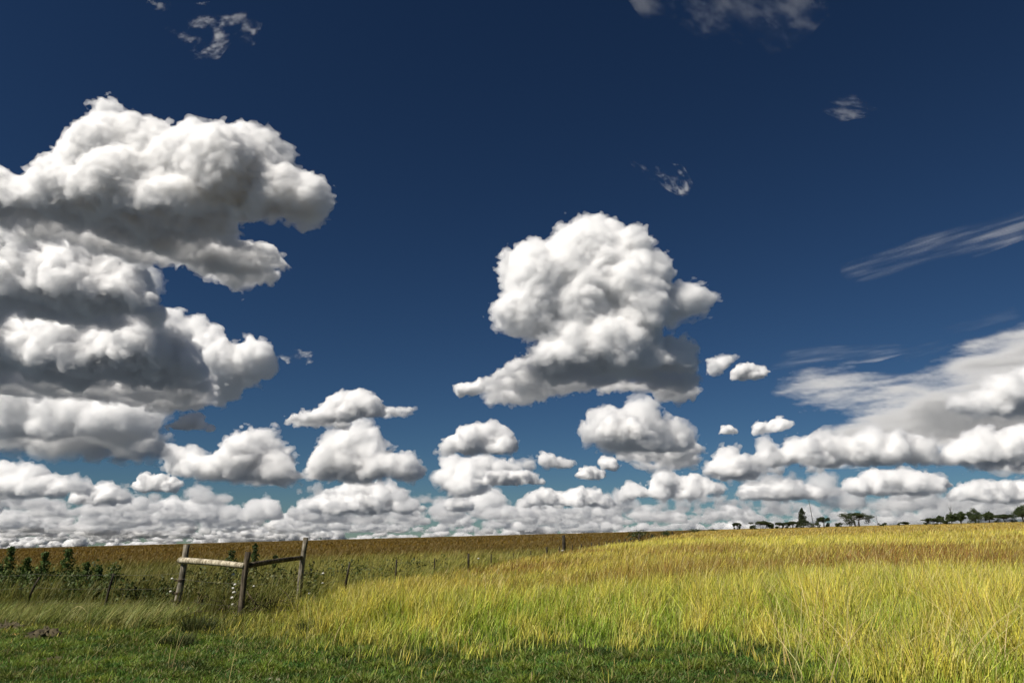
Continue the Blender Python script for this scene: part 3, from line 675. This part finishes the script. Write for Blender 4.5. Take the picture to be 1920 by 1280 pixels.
def shells(f, lo, h, inner, big, rng):
    """three nested closed surfaces: body, denser core, and a thin torn fringe around them"""
    n = f.shape; size = h * (np.array(n) - 1.0); g = f - big * .03; A = big * .15; s = big * .42
    for o in range(5):
        if s < h * 1.6: break
        g = g + A * noise3(n, size, (s * 1.5, s * 1.5, s * .8), rng); s *= .5; A *= .66
    g = np.minimum(g, f + inner * .3); e = h
    g[0] = g[-1] = e; g[:, 0] = g[:, -1] = e; g[:, :, 0] = g[:, :, -1] = e
    VV, QQ, mi, k = [], [], [], 0
    for i, q in enumerate((f, f + inner, g)):
        V, Q = surface_nets(q, lo, h); VV.append(V); QQ.append(Q + k); k += len(V); mi.append(np.full(len(Q), i, np.int32))
    return np.concatenate(VV), np.concatenate(QQ), np.concatenate(mi)
def in_poly(px, py, poly):
    x0, y0 = poly[:, 0], poly[:, 1]; x1, y1 = np.roll(x0, -1), np.roll(y0, -1); r = np.zeros(px.shape, bool)
    for a, b, c, d in zip(x0, y0, x1, y1):
        if b != d: r ^= ((b > py) != (d > py)) & (px < (c - a) * (py - b) / (d - b) + a)
    return r
def poly_dist(px, py, poly):
    r = np.full(px.shape, 1e9)
    for (a, b), (c, d) in zip(poly, np.roll(poly, -1, 0)):
        t = np.clip(((px - a) * (c - a) + (py - b) * (d - b)) / ((c - a) ** 2 + (d - b) ** 2 + 1e-9), 0, 1)
        r = np.minimum(r, np.hypot(px - a - t * (c - a), py - b - t * (d - b)))
    return r
def fill(poly, rmax, rmin, nmax):
    """circles that fill the outline, big ones first"""
    lo, hi = poly.min(0), poly.max(0); st = max((hi - lo)) / 90
    gx, gy = [a.ravel() for a in np.meshgrid(np.arange(lo[0], hi[0], st), np.arange(lo[1], hi[1], st))]
    k = in_poly(gx, gy, poly); gx, gy = gx[k], gy[k]; d = np.minimum(poly_dist(gx, gy, poly), rmax); free = np.ones(len(gx), bool); out = []
    while free.any() and len(out) < nmax:
        i = np.argmax(np.where(free, d, -1)); r = d[i]
        if r < rmin: break
        out.append((gx[i], gy[i], r)); free &= np.hypot(gx - gx[i], gy - gy[i]) > .72 * r
    return out
def outline_cloud(label, poly, vb, seed, zb=1000., h=None, dens=1.0, rmax=None, rmin=None, amp=1.0, D=None, group='cumulus clouds', jit=.6, nmax=70, drop=True):
    """cumulus from its outline in the photograph: vb is the row of its near base edge, which with the base height gives its distance"""
    poly = np.array(poly, float); rng = np.random.default_rng(seed)
    if D is None:
        e = float(ray(960, vb)[1]); D = (zb - EYE) / e
        for _ in range(4): D = (zb - D * D / 1.27e7) / e
        zb = zb - D * D / 1.27e7
    ext = poly.max(0) - poly.min(0)
    rmax = rmax or .30 * min(ext); rmin = rmin or .09 * min(ext)
    C = fill(poly, rmax, rmin, nmax); P = []
    for u, v, r in C:
        sb = float(ray(u, v)[1]); rm = r / F * D
        d = D + jit * rm * rng.standard_normal() * .6
        if drop and sb * d + EYE - zb < .15 * rm: d = min((zb + .15 * rm) / max(sb, .012), D * 1.6)
        p = pix(u, v, d); P.append((*p, r / F * d * 1.04))
    big0 = 1.15 * np.sort([q[3] for q in P])[-max(1, len(P) // 5):].mean()
    if drop and D < 7000 and D > 0 and vb > 0:          # the underside: low puffs laid out over the base, out to the outline's lower rim
        q = rmin * 1.0; gu, gv = [a.ravel() for a in np.meshgrid(np.arange(poly[:, 0].min(), poly[:, 0].max(), q), np.arange(vb, poly[:, 1].max(), q * .45))]
        gu = gu + q * .5 * (rng.random(len(gu)) - .5); gv = gv + q * .3 * (rng.random(len(gu)) - .5)
        k = in_poly(gu, gv, poly) & (poly_dist(gu, gv, poly) > rmin * .45); gu, gv = gu[k], gv[k]
        for u, v in zip(gu, gv):
            sb = float(ray(u, v)[1]); d = zb / max(sb, .02); rm = min(rmin / F * d * (1.1 + .9 * rng.random()), .5 * big0)
            p = pix(u, v, d - rm * .4); p[2] = zb + rm * (-.05 + .6 * rng.random()); P.append((*p, rm))
    P = np.array(P); big = 1.15 * np.sort(P[:, 3])[-max(1, len(P) // 5):].mean()
    h = h or max(D / 747 * 1.0, big / 40)
    f, lo = cloud_field(P, zb, h, rng, big, amp, 8, min(100, big * (.32 if D < 6500 else .2)))
    sig = dens / big
    V, Q, mi = shells(f, lo, h, big * .17, big, rng)
    c = np.array([(V[:, 0].min() + V[:, 0].max()) / 2, (V[:, 1].min() + V[:, 1].max()) / 2, zb])
    me = mesh_np('cloud', V - c, Q, [cmat(sig * 1.7, .010), cmat(sig * 6.5, 0), cmat(sig * 1.2, 0)]); me.polygons.foreach_set('material_index', mi)
    o = obj('cloud', me, None, c); tag(o, label, 'cloud', group)
    print('cloud', label[:30], f.shape, len(V), 'D', int(D), 'big', int(big), round(time.time() - T0, 1))
    return o

# the left bank, nearest and highest first
outline_cloud('huge grey-based cumulus high on the left, its white shoulder against deep blue', [(-160, 330), (-60, 300), (0, 304), (20, 332), (45, 332), (76, 318), (96, 287), (120, 260), (144, 225), (172, 218), (172, 191), (192, 186), (220, 179), (229, 198), (241, 215), (254, 201), (272, 215), (309, 222), (330, 239), (340, 220), (371, 220), (395, 236), (419, 234), (447, 229), (481, 237), (516, 246), (540, 267), (550, 297), (564, 318), (591, 316), (612, 335), (622, 366), (632, 387), (608, 407), (567, 442), (543, 435), (516, 428), (457, 414), (443, 401), (443, 428), (433, 456), (464, 469), (495, 462), (516, 483), (536, 511), (509, 531), (457, 548), (412, 541), (361, 524), (330, 507), (275, 500), (206, 480), (137, 462), (69, 473), (27, 445), (0, 421), (-160, 440)], 400, 1, h=4.2, rmax=75, rmin=10, nmax=110, dens=.85, amp=.9)
outline_cloud('white-topped cumulus tucked under the huge left one, cut by the frame edge', [(-160, 400), (0, 395), (40, 405), (90, 420), (150, 425), (215, 450), (275, 500), (283, 540), (294, 556), (283, 570), (305, 588), (300, 616), (200, 618), (100, 612), (0, 602), (-160, 600)], 565, 2, h=5.2, rmax=60, rmin=9)
outline_cloud('long dark-bottomed cumulus third down in the left bank', [(-160, 590), (0, 580), (60, 585), (110, 580), (200, 575), (290, 580), (340, 598), (365, 650), (372, 690), (388, 725), (402, 740), (380, 766), (300, 770), (200, 752), (100, 746), (0, 742), (-160, 740)], 690, 3, h=7.5, rmax=55, rmin=9)
outline_cloud('ragged bright cloud behind the right end of the left bank', [(280, 590), (330, 583), (345, 595), (365, 592), (395, 612), (415, 622), (432, 645), (455, 650), (470, 633), (490, 637), (503, 650), (500, 665), (522, 690), (490, 710), (452, 720), (440, 736), (400, 745), (370, 720), (330, 650)], 0, 4, D=7200, zb=1000, h=10, rmin=5)
outline_cloud('broad grey cloud low at the left frame edge', [(-160, 720), (0, 710), (100, 715), (170, 735), (240, 745), (280, 782), (300, 830), (308, 862), (280, 872), (180, 870), (150, 845), (60, 850), (0, 845), (-160, 840)], 815, 5, h=14, rmax=45)
outline_cloud('thin small cloud strip under the left bank', [(290, 797), (330, 788), (360, 770), (385, 775), (380, 790), (415, 800), (400, 806), (330, 806)], 0, 6, D=9000, zb=900, dens=.7)
outline_cloud('tall pale grey cloud far behind the left bank, showing through its gaps', [(-160, 470), (60, 470), (200, 500), (255, 530), (275, 600), (330, 640), (365, 720), (330, 780), (300, 800), (280, 850), (100, 860), (-160, 860)], 848, 30, h=14, dens=.8, rmax=80, rmin=12)
# the middle
outline_cloud('towering white cumulus alone in the middle of the sky', [(1050, 421), (1070, 411), (1107, 407), (1142, 409), (1159, 417), (1173, 424), (1204, 420), (1218, 449), (1212, 474), (1236, 477), (1256, 492), (1270, 508), (1264, 524), (1257, 536), (1270, 530), (1289, 536), (1301, 531), (1332, 542), (1345, 558), (1320, 589), (1289, 596), (1236, 610), (1240, 624), (1248, 636), (1289, 636), (1307, 658), (1311, 683), (1301, 708), (1298, 745), (1270, 753), (1223, 740), (1132, 744), (1057, 738), (1032, 748), (1001, 757), (957, 764), (923, 760), (898, 742), (917, 720), (951, 702), (967, 677), (995, 652), (1014, 645), (989, 642), (970, 630), (936, 627), (920, 611), (923, 589), (936, 561), (945, 549), (928, 517), (926, 502), (945, 477), (957, 466), (982, 457), (1014, 450), (1026, 458), (1032, 449), (1050, 430)], 692, 7, h=5.6, rmax=64, rmin=8, nmax=170, dens=.8, amp=.85)
outline_cloud('small ragged puff at the lower left of the towering cumulus', [(846, 727), (864, 716), (882, 719), (904, 705), (909, 717), (900, 735), (882, 739), (860, 746)], 0, 8, D=5000, zb=900, dens=.8)
outline_cloud('bright heaped cumulus with twin peaks low left of centre', [(303, 834), (330, 843), (354, 852), (361, 836), (371, 841), (370, 855), (402, 846), (423, 828), (443, 817), (464, 805), (485, 809), (502, 800), (519, 814), (523, 834), (550, 834), (536, 852), (547, 872), (564, 896), (543, 910), (474, 912), (413, 905), (330, 888), (303, 876)], 898, 9, rmin=5)
outline_cloud('small flat cumulus below the twin-peaked one', [(248, 905), (265, 888), (300, 893), (330, 893), (342, 908), (330, 925), (250, 925)], 920, 10)
outline_cloud('rounded white cumulus with a small knob, right of the twin-peaked one', [(577, 870), (585, 845), (600, 830), (625, 815), (650, 803), (665, 798), (690, 799), (703, 805), (705, 825), (722, 820), (724, 828), (713, 835), (735, 845), (765, 855), (785, 872), (800, 885), (798, 898), (770, 906), (700, 905), (600, 902), (577, 893)], 895, 11, rmin=5)
outline_cloud('greyish cloud floating above the cumulus with a knob', [(610, 745), (640, 732), (660, 738), (680, 728), (700, 740), (725, 765), (770, 762), (792, 772), (770, 780), (715, 782), (660, 785), (650, 805), (560, 802), (540, 795), (560, 775), (605, 765)], 785, 12, dens=.6, rmin=5)
outline_cloud('domed top cloud of the stack right of centre-left', [(820, 833), (835, 825), (858, 820), (858, 805), (880, 797), (905, 802), (925, 793), (945, 800), (960, 815), (970, 840), (978, 852), (930, 856), (870, 854), (830, 848)], 850, 13, rmin=5)
outline_cloud('grey lower cloud under the domed one', [(815, 905), (812, 885), (830, 875), (828, 852), (850, 858), (1005, 860), (1003, 880), (960, 884), (910, 895), (905, 925), (870, 934), (835, 922)], 0, 14, D=17000, zb=950, dens=.7, rmin=5)
outline_cloud('flat bright cloud at the lower right of the domed one', [(880, 893), (905, 900), (910, 885), (940, 880), (985, 880), (1010, 890), (1024, 903), (990, 910), (920, 914), (890, 912)], 908, 15)
outline_cloud('little cloud trailing right, just past the domed stack', [(1008, 868), (1012, 842), (1030, 850), (1050, 860), (1065, 858), (1087, 876), (1060, 881), (1030, 880)], 875, 16, dens=.8)
outline_cloud('tiny cloud under the left end of the grey-capped cumulus', [(1117, 862), (1130, 855), (1150, 858), (1166, 878), (1150, 885), (1130, 880)], 882, 17, dens=.8)
outline_cloud('small oval cloud left of the tiny one', [(1072, 893), (1090, 875), (1115, 873), (1138, 888), (1140, 897), (1100, 902)], 898, 18, dens=.9)
outline_cloud('white ragged cumulus behind a dark oval cloud', [(1076, 820), (1080, 800), (1092, 793), (1105, 800), (1112, 775), (1125, 763), (1150, 770), (1165, 778), (1190, 755), (1220, 748), (1240, 750), (1232, 775), (1245, 785), (1270, 790), (1290, 810), (1300, 835), (1315, 850), (1305, 875), (1260, 882), (1230, 884), (1180, 877), (1160, 858), (1130, 842), (1100, 834)], 832, 19, rmin=5)
outline_cloud('dark oval cloud in front of a white ragged cumulus', [(1115, 815), (1125, 785), (1150, 778), (1180, 782), (1205, 795), (1235, 815), (1210, 824), (1170, 829), (1135, 826)], 0, 20, D=6200, zb=790, dens=.9)
# the right
outline_cloud('faint puff right of the towering cumulus base', [(1320, 690), (1330, 670), (1360, 665), (1387, 668), (1360, 690), (1345, 705), (1330, 703)], 0, 21, D=6200, zb=900, dens=.45)
outline_cloud('small bright cloud like a loaf, next to the faint puff', [(1368, 705), (1380, 685), (1400, 680), (1420, 685), (1448, 695), (1430, 709), (1390, 713)], 0, 22, D=6000, zb=900, dens=.9)
outline_cloud('faint small cloud, left of two under the loaf-shaped one', [(1343, 812), (1355, 795), (1375, 797), (1392, 810), (1370, 816)], 0, 23, D=10000, zb=900, dens=.6)
outline_cloud('small cloud, right of two under the loaf-shaped one', [(1408, 810), (1415, 793), (1440, 790), (1460, 782), (1487, 790), (1480, 803), (1440, 812)], 0, 24, D=10000, zb=900, dens=.9)
outline_cloud('grey cloud in front of the pale high veil at the right frame edge', [(1772, 768), (1790, 745), (1835, 733), (1838, 715), (1880, 700), (1940, 690), (2060, 700), (2060, 780), (1930, 778), (1870, 782), (1830, 776)], 0, 25, D=7500, zb=1030, dens=.9, rmin=6)
outline_cloud('long heaped cumulus bank under the pale high veil', [(1405, 868), (1410, 845), (1430, 820), (1440, 822), (1452, 838), (1480, 842), (1500, 822), (1540, 812), (1580, 815), (1600, 825), (1620, 800), (1640, 795), (1655, 820), (1670, 805), (1720, 815), (1740, 828), (1762, 852), (1720, 864), (1650, 876), (1560, 884), (1500, 888), (1430, 888)], 868, 26, rmin=6)
outline_cloud('white peaked cumulus at the left end of the right-hand bank', [(1318, 893), (1340, 858), (1350, 840), (1365, 833), (1380, 838), (1392, 855), (1425, 870), (1442, 892), (1400, 902), (1350, 902)], 890, 27, rmin=5)
outline_cloud('broad cumulus at the right end of the right-hand bank, cut by the frame edge', [(1752, 858), (1790, 828), (1840, 803), (1870, 810), (1900, 815), (1925, 803), (2060, 800), (2060, 890), (1920, 892), (1830, 884), (1765, 874)], 870, 28, rmin=6)

outline_cloud('grey cloud low at the left frame edge, its bright knobs under a broad grey one', [(-160, 880), (0, 865), (30, 872), (60, 868), (90, 885), (130, 895), (165, 905), (175, 930), (60, 940), (-160, 938)], 930, 31, dens=.8, rmin=5)
outline_cloud('small heaped cloud low in the gap between the left frame edge and the flat cumulus', [(130, 925), (150, 905), (180, 912), (205, 905), (240, 925), (262, 945), (190, 950), (130, 945)], 944, 32, dens=.8, rmin=4)
outline_cloud('wide low cumulus directly under the one with a knob', [(565, 955), (580, 935), (610, 920), (640, 908), (690, 905), (740, 908), (765, 925), (790, 940), (806, 955), (760, 965), (640, 968), (580, 965)], 960, 33, rmin=5)
outline_cloud('small low cloud under the domed stack', [(828, 950), (840, 935), (865, 930), (890, 942), (888, 958), (850, 964)], 958, 34, dens=.8)
outline_cloud('low cumulus with a long tail, under the small oval cloud', [(975, 950), (990, 925), (1020, 918), (1060, 925), (1085, 912), (1110, 918), (1150, 938), (1185, 948), (1100, 955), (1000, 958)], 950, 35, rmin=5)
outline_cloud('two-humped cumulus low under the dark oval cloud', [(1160, 935), (1162, 908), (1185, 905), (1215, 918), (1222, 890), (1250, 882), (1275, 895), (1300, 888), (1345, 905), (1370, 925), (1300, 940), (1200, 942)], 935, 36, rmin=5)
outline_cloud('grey layered cloud under the right-hand heaped bank', [(1380, 925), (1400, 905), (1450, 898), (1500, 905), (1540, 915), (1560, 935), (1480, 945), (1400, 942)], 935, 37, dens=.7, rmin=5)
outline_cloud('wide flat cumulus under the middle of the right-hand bank', [(1570, 925), (1590, 900), (1630, 885), (1700, 880), (1760, 890), (1790, 915), (1750, 930), (1650, 935)], 925, 38, dens=.8, rmin=5)
outline_cloud('flat grey cloud low at the right frame edge', [(1770, 930), (1800, 908), (1850, 900), (1900, 905), (2060, 900), (2060, 945), (1900, 948), (1800, 945)], 938, 39, dens=.8, rmin=5)

def far_clouds():
    """the rows of cumulus that close up towards the horizon, too many to count"""
    rng = np.random.default_rng(77); protos = []
    for k in range(9):
        n = rng.integers(5, 10); L = 1.0 + .9 * rng.random(); P = []
        for i in range(n):
            t = (rng.random() * 2 - 1); r = (.20 + .22 * rng.random()) * (1 - .45 * abs(t)); P.append((t * L, .45 * rng.standard_normal(), .08 + r * .5 * rng.random() + .32 * (1 - abs(t)) * rng.random(), r))
        f, lo = cloud_field(np.array(P) * 1000, 0, 34, rng, 330, 1.0, 6, 22)
        protos.append(shells(f, lo, 34, 60, 330, rng))
    VV, QQ, MM = [], [], []; n0 = 0
    rows = [(15000, 1000, 18, .30), (18000, 1000, 26, .38), (22000, 1000, 38, .46), (27000, 1000, 48, .56), (34000, 1050, 54, .72), (44000, 1050, 56, .92), (58000, 1100, 56, 1.2), (78000, 1200, 52, 1.5), (105000, 1300, 50, 2.0), (140000, 1400, 46, 2.6), (185000, 1400, 42, 3.2)]
    for D, zb, n, sz in rows:
        for i in range(n):
            a = (-.86 + 1.72 * (i + rng.random()) / n); d = D * (.88 + .26 * rng.random())
            gap = (D < 24000) * (-.32 < a < .14) + (D < 15500) * (-.50 < a < .22) + (D < 30000) * ((-.14 < a < .02) or (-.36 < a < -.27))
            if gap and rng.random() < .85: continue
            V, Q, mi = protos[rng.integers(len(protos))]; s = sz * math.exp(.5 * rng.standard_normal() - .1); s = min(s, sz * 2.2); r = .5 * rng.standard_normal()
            c, q = math.cos(r), math.sin(r); W = np.stack([(V[:, 0] * c - V[:, 1] * q) * s * (1.0 + .4 * rng.random()), (V[:, 0] * q + V[:, 1] * c) * s, V[:, 2] * s * (.75 + .7 * rng.random()) * (1 - .30 * min(1, D / 80000))], 1)
            W += (a * d, d, zb - d * d / 1.27e7); VV.append(W); QQ.append(Q + n0); MM.append(mi); n0 += len(V)
    me = mesh_np('distant_clouds', np.concatenate(VV), np.concatenate(QQ), [cmat(.0015, .012), cmat(.0032, 0), cmat(.0009, 0)]); me.polygons.foreach_set('material_index', np.concatenate(MM))
    tag(obj('distant_clouds', me), 'rows of small cumulus clouds closing up above the horizon', 'clouds', None, 'stuff'); print('far', n0, len(VV))
far_clouds()

def veil(label, poly, z, thick, sigma, seed, streak=None, soft=.35, holes=0.0, res=260, name='cirrus_cloud', group='thin high clouds', rough=.55):
    """thin high cloud: its outline carried up to height z, thickness fading to nothing at the rim"""
    rng = np.random.default_rng(seed); poly = np.array(poly, float); lo, hi = poly.min(0), poly.max(0); m = .15 * (hi - lo)
    nu = res; nv = max(30, int(res * (hi[1] - lo[1] + 2 * m[1]) / (hi[0] - lo[0] + 2 * m[0]))); nv = min(nv, res)
    U, Vv = np.meshgrid(np.linspace(lo[0] - m[0], hi[0] + m[0], nu), np.linspace(lo[1] - m[1], hi[1] + m[1], nv), indexing='ij')
    d = poly_dist(U.ravel(), Vv.ravel(), poly).reshape(U.shape) * np.where(in_poly(U.ravel(), Vv.ravel(), poly).reshape(U.shape), 1, -1)
    w_ = soft * min(hi - lo)
    def n2(su, sv, sh):
        """streaky noise: su along, sv across, sh = slope of the streaks"""
        X = U; Y = Vv - sh * (U - lo[0]); r = np.random.default_rng(rng.integers(1e6)); G = r.standard_normal((64, 64))
        a, b = X / su, Y / sv; i, j = np.floor(a).astype(int), np.floor(b).astype(int); f, g = a - i, b - j; f = f * f * (3 - 2 * f); g = g * g * (3 - 2 * g)
        q = lambda ii, jj: G[ii % 64, jj % 64]
        return q(i, j) * (1 - f) * (1 - g) + q(i + 1, j) * f * (1 - g) + q(i, j + 1) * (1 - f) * g + q(i + 1, j + 1) * f * g
    su, sv, sh = streak or (40, 40, 0); k = 0; A = 1.0; nz = 0
    for o in range(7): nz = nz + A * n2(su * .5 ** o, sv * .5 ** o, sh); A *= .60
    t = sstep(-.25, 1.7, d / w_ + rough * nz * (1 + holes)) ** 1.3 * np.clip(.8 + .55 * rough * nz - holes * .4, 0, 1.6) * 1.5 * thick
    t[d < -m.min() * .9] = 0; t[0] = t[-1] = 0; t[:, 0] = t[:, -1] = 0; t[t < thick * .004] = 0
    a, b = ray(U, Vv); D = (z - EYE) / b; X, Y = a * D, D
    c = np.array([X.mean(), Y.mean(), z]); top = np.stack([X - c[0], Y - c[1], t * .5], -1).reshape(-1, 3); bot = top * (1, 1, -1)
    i, j = np.meshgrid(np.arange(nu - 1), np.arange(nv - 1), indexing='ij'); i, j = i.ravel(), j.ravel(); T = t.reshape(-1)
    Q = np.stack([i * nv + j, (i + 1) * nv + j, (i + 1) * nv + j + 1, i * nv + j + 1], 1); Q = Q[(T[Q] > 0).any(1)]
    V = np.concatenate([top, bot]); QQ = np.concatenate([Q, Q[:, ::-1] + len(top)])
    # drop points no face uses, weld the rim
    used, inv = np.unique(np.where(T[QQ % len(top)] > 0, QQ, QQ % len(top)), return_inverse=True)
    o = obj(name, mesh_np(name, V[used], inv.reshape(QQ.shape), [cmat(sigma, .012, -.3)]), None, c)
    return tag(o, label, 'cloud', group)
veil('broad pale high veil of cloud filling the lower right sky', [(1465, 735), (1520, 695), (1600, 688), (1680, 694), (1760, 682), (1850, 640), (1930, 600), (2070, 540), (2070, 870), (1920, 860), (1800, 865), (1700, 850), (1600, 845), (1530, 832), (1560, 795), (1640, 768), (1690, 764), (1640, 760), (1550, 755)], 6500, 170, .0085, 401, (260, 40, -.10), .2, rough=.26)
veil('feathery streak of high cloud slanting down from the right frame edge', [(1595, 512), (1640, 498), (1700, 478), (1760, 450), (1840, 435), (1930, 400), (2000, 375), (2000, 405), (1920, 428), (1830, 462), (1740, 480), (1680, 508), (1620, 522)], 7500, 40, .0055, 402, (190, 14, -.30), .4, .05, rough=.24)
veil('faint feathery patch of high cloud above the broad veil', [(1440, 690), (1480, 655), (1560, 640), (1640, 645), (1700, 655), (1640, 672), (1540, 678), (1480, 690)], 7000, 60, .0016, 403, (170, 14, -.12), .5, .1, rough=.24)
veil('faint high streak just above the broad veil near the right frame edge', [(1680, 650), (1750, 632), (1820, 610), (1900, 585), (1910, 600), (1830, 628), (1760, 655), (1700, 668)], 7000, 60, .0009, 404, (170, 13, -.25), .5, .1, rough=.24)
veil('smoky wisp of cloud at the top edge right of centre', [(1170, -40), (1560, -40), (1540, 20), (1500, 60), (1450, 85), (1380, 70), (1300, 50), (1220, 30)], 5000, 30, .0024, 405, (60, 40, .25), .5, .1, rough=.42)
veil('small wisp of cloud alone in the upper right sky', [(1535, 200), (1570, 180), (1610, 185), (1650, 200), (1620, 215), (1580, 222)], 5000, 20, .005, 406, (40, 14, .1), .5, .1, rough=.42)
veil('two-part wisp of cloud above the towering cumulus', [(1187, 295), (1200, 293), (1212, 325), (1235, 312), (1275, 318), (1290, 345), (1282, 362), (1250, 345), (1225, 325), (1205, 330)], 4200, 14, .014, 407, (22, 18, .4), .5, .1, rough=.42)
veil('torn white wisp at the top left', [(320, 60), (345, 55), (390, 65), (400, 55), (345, 40), (350, 20), (390, 15), (430, 40), (460, 25), (480, 45), (470, 75), (420, 80), (405, 100), (360, 100), (325, 80)], 3500, 16, .034, 408, (34, 22, -.1), .5, .1, rough=.42)
veil('tiny wisp at the top edge, left of the torn one', [(278, 5), (300, -5), (322, 8), (310, 22), (288, 22)], 3500, 14, .016, 409, (20, 14, 0), .5, .1, rough=.42)
veil('faint small wisp right of the left cloud bank', [(525, 665), (560, 658), (592, 662), (580, 685), (568, 672), (540, 678)], 3500, 12, .016, 410, (22, 12, 0), .5, .1, rough=.42)
print('clouds done', round(time.time() - T0, 1))
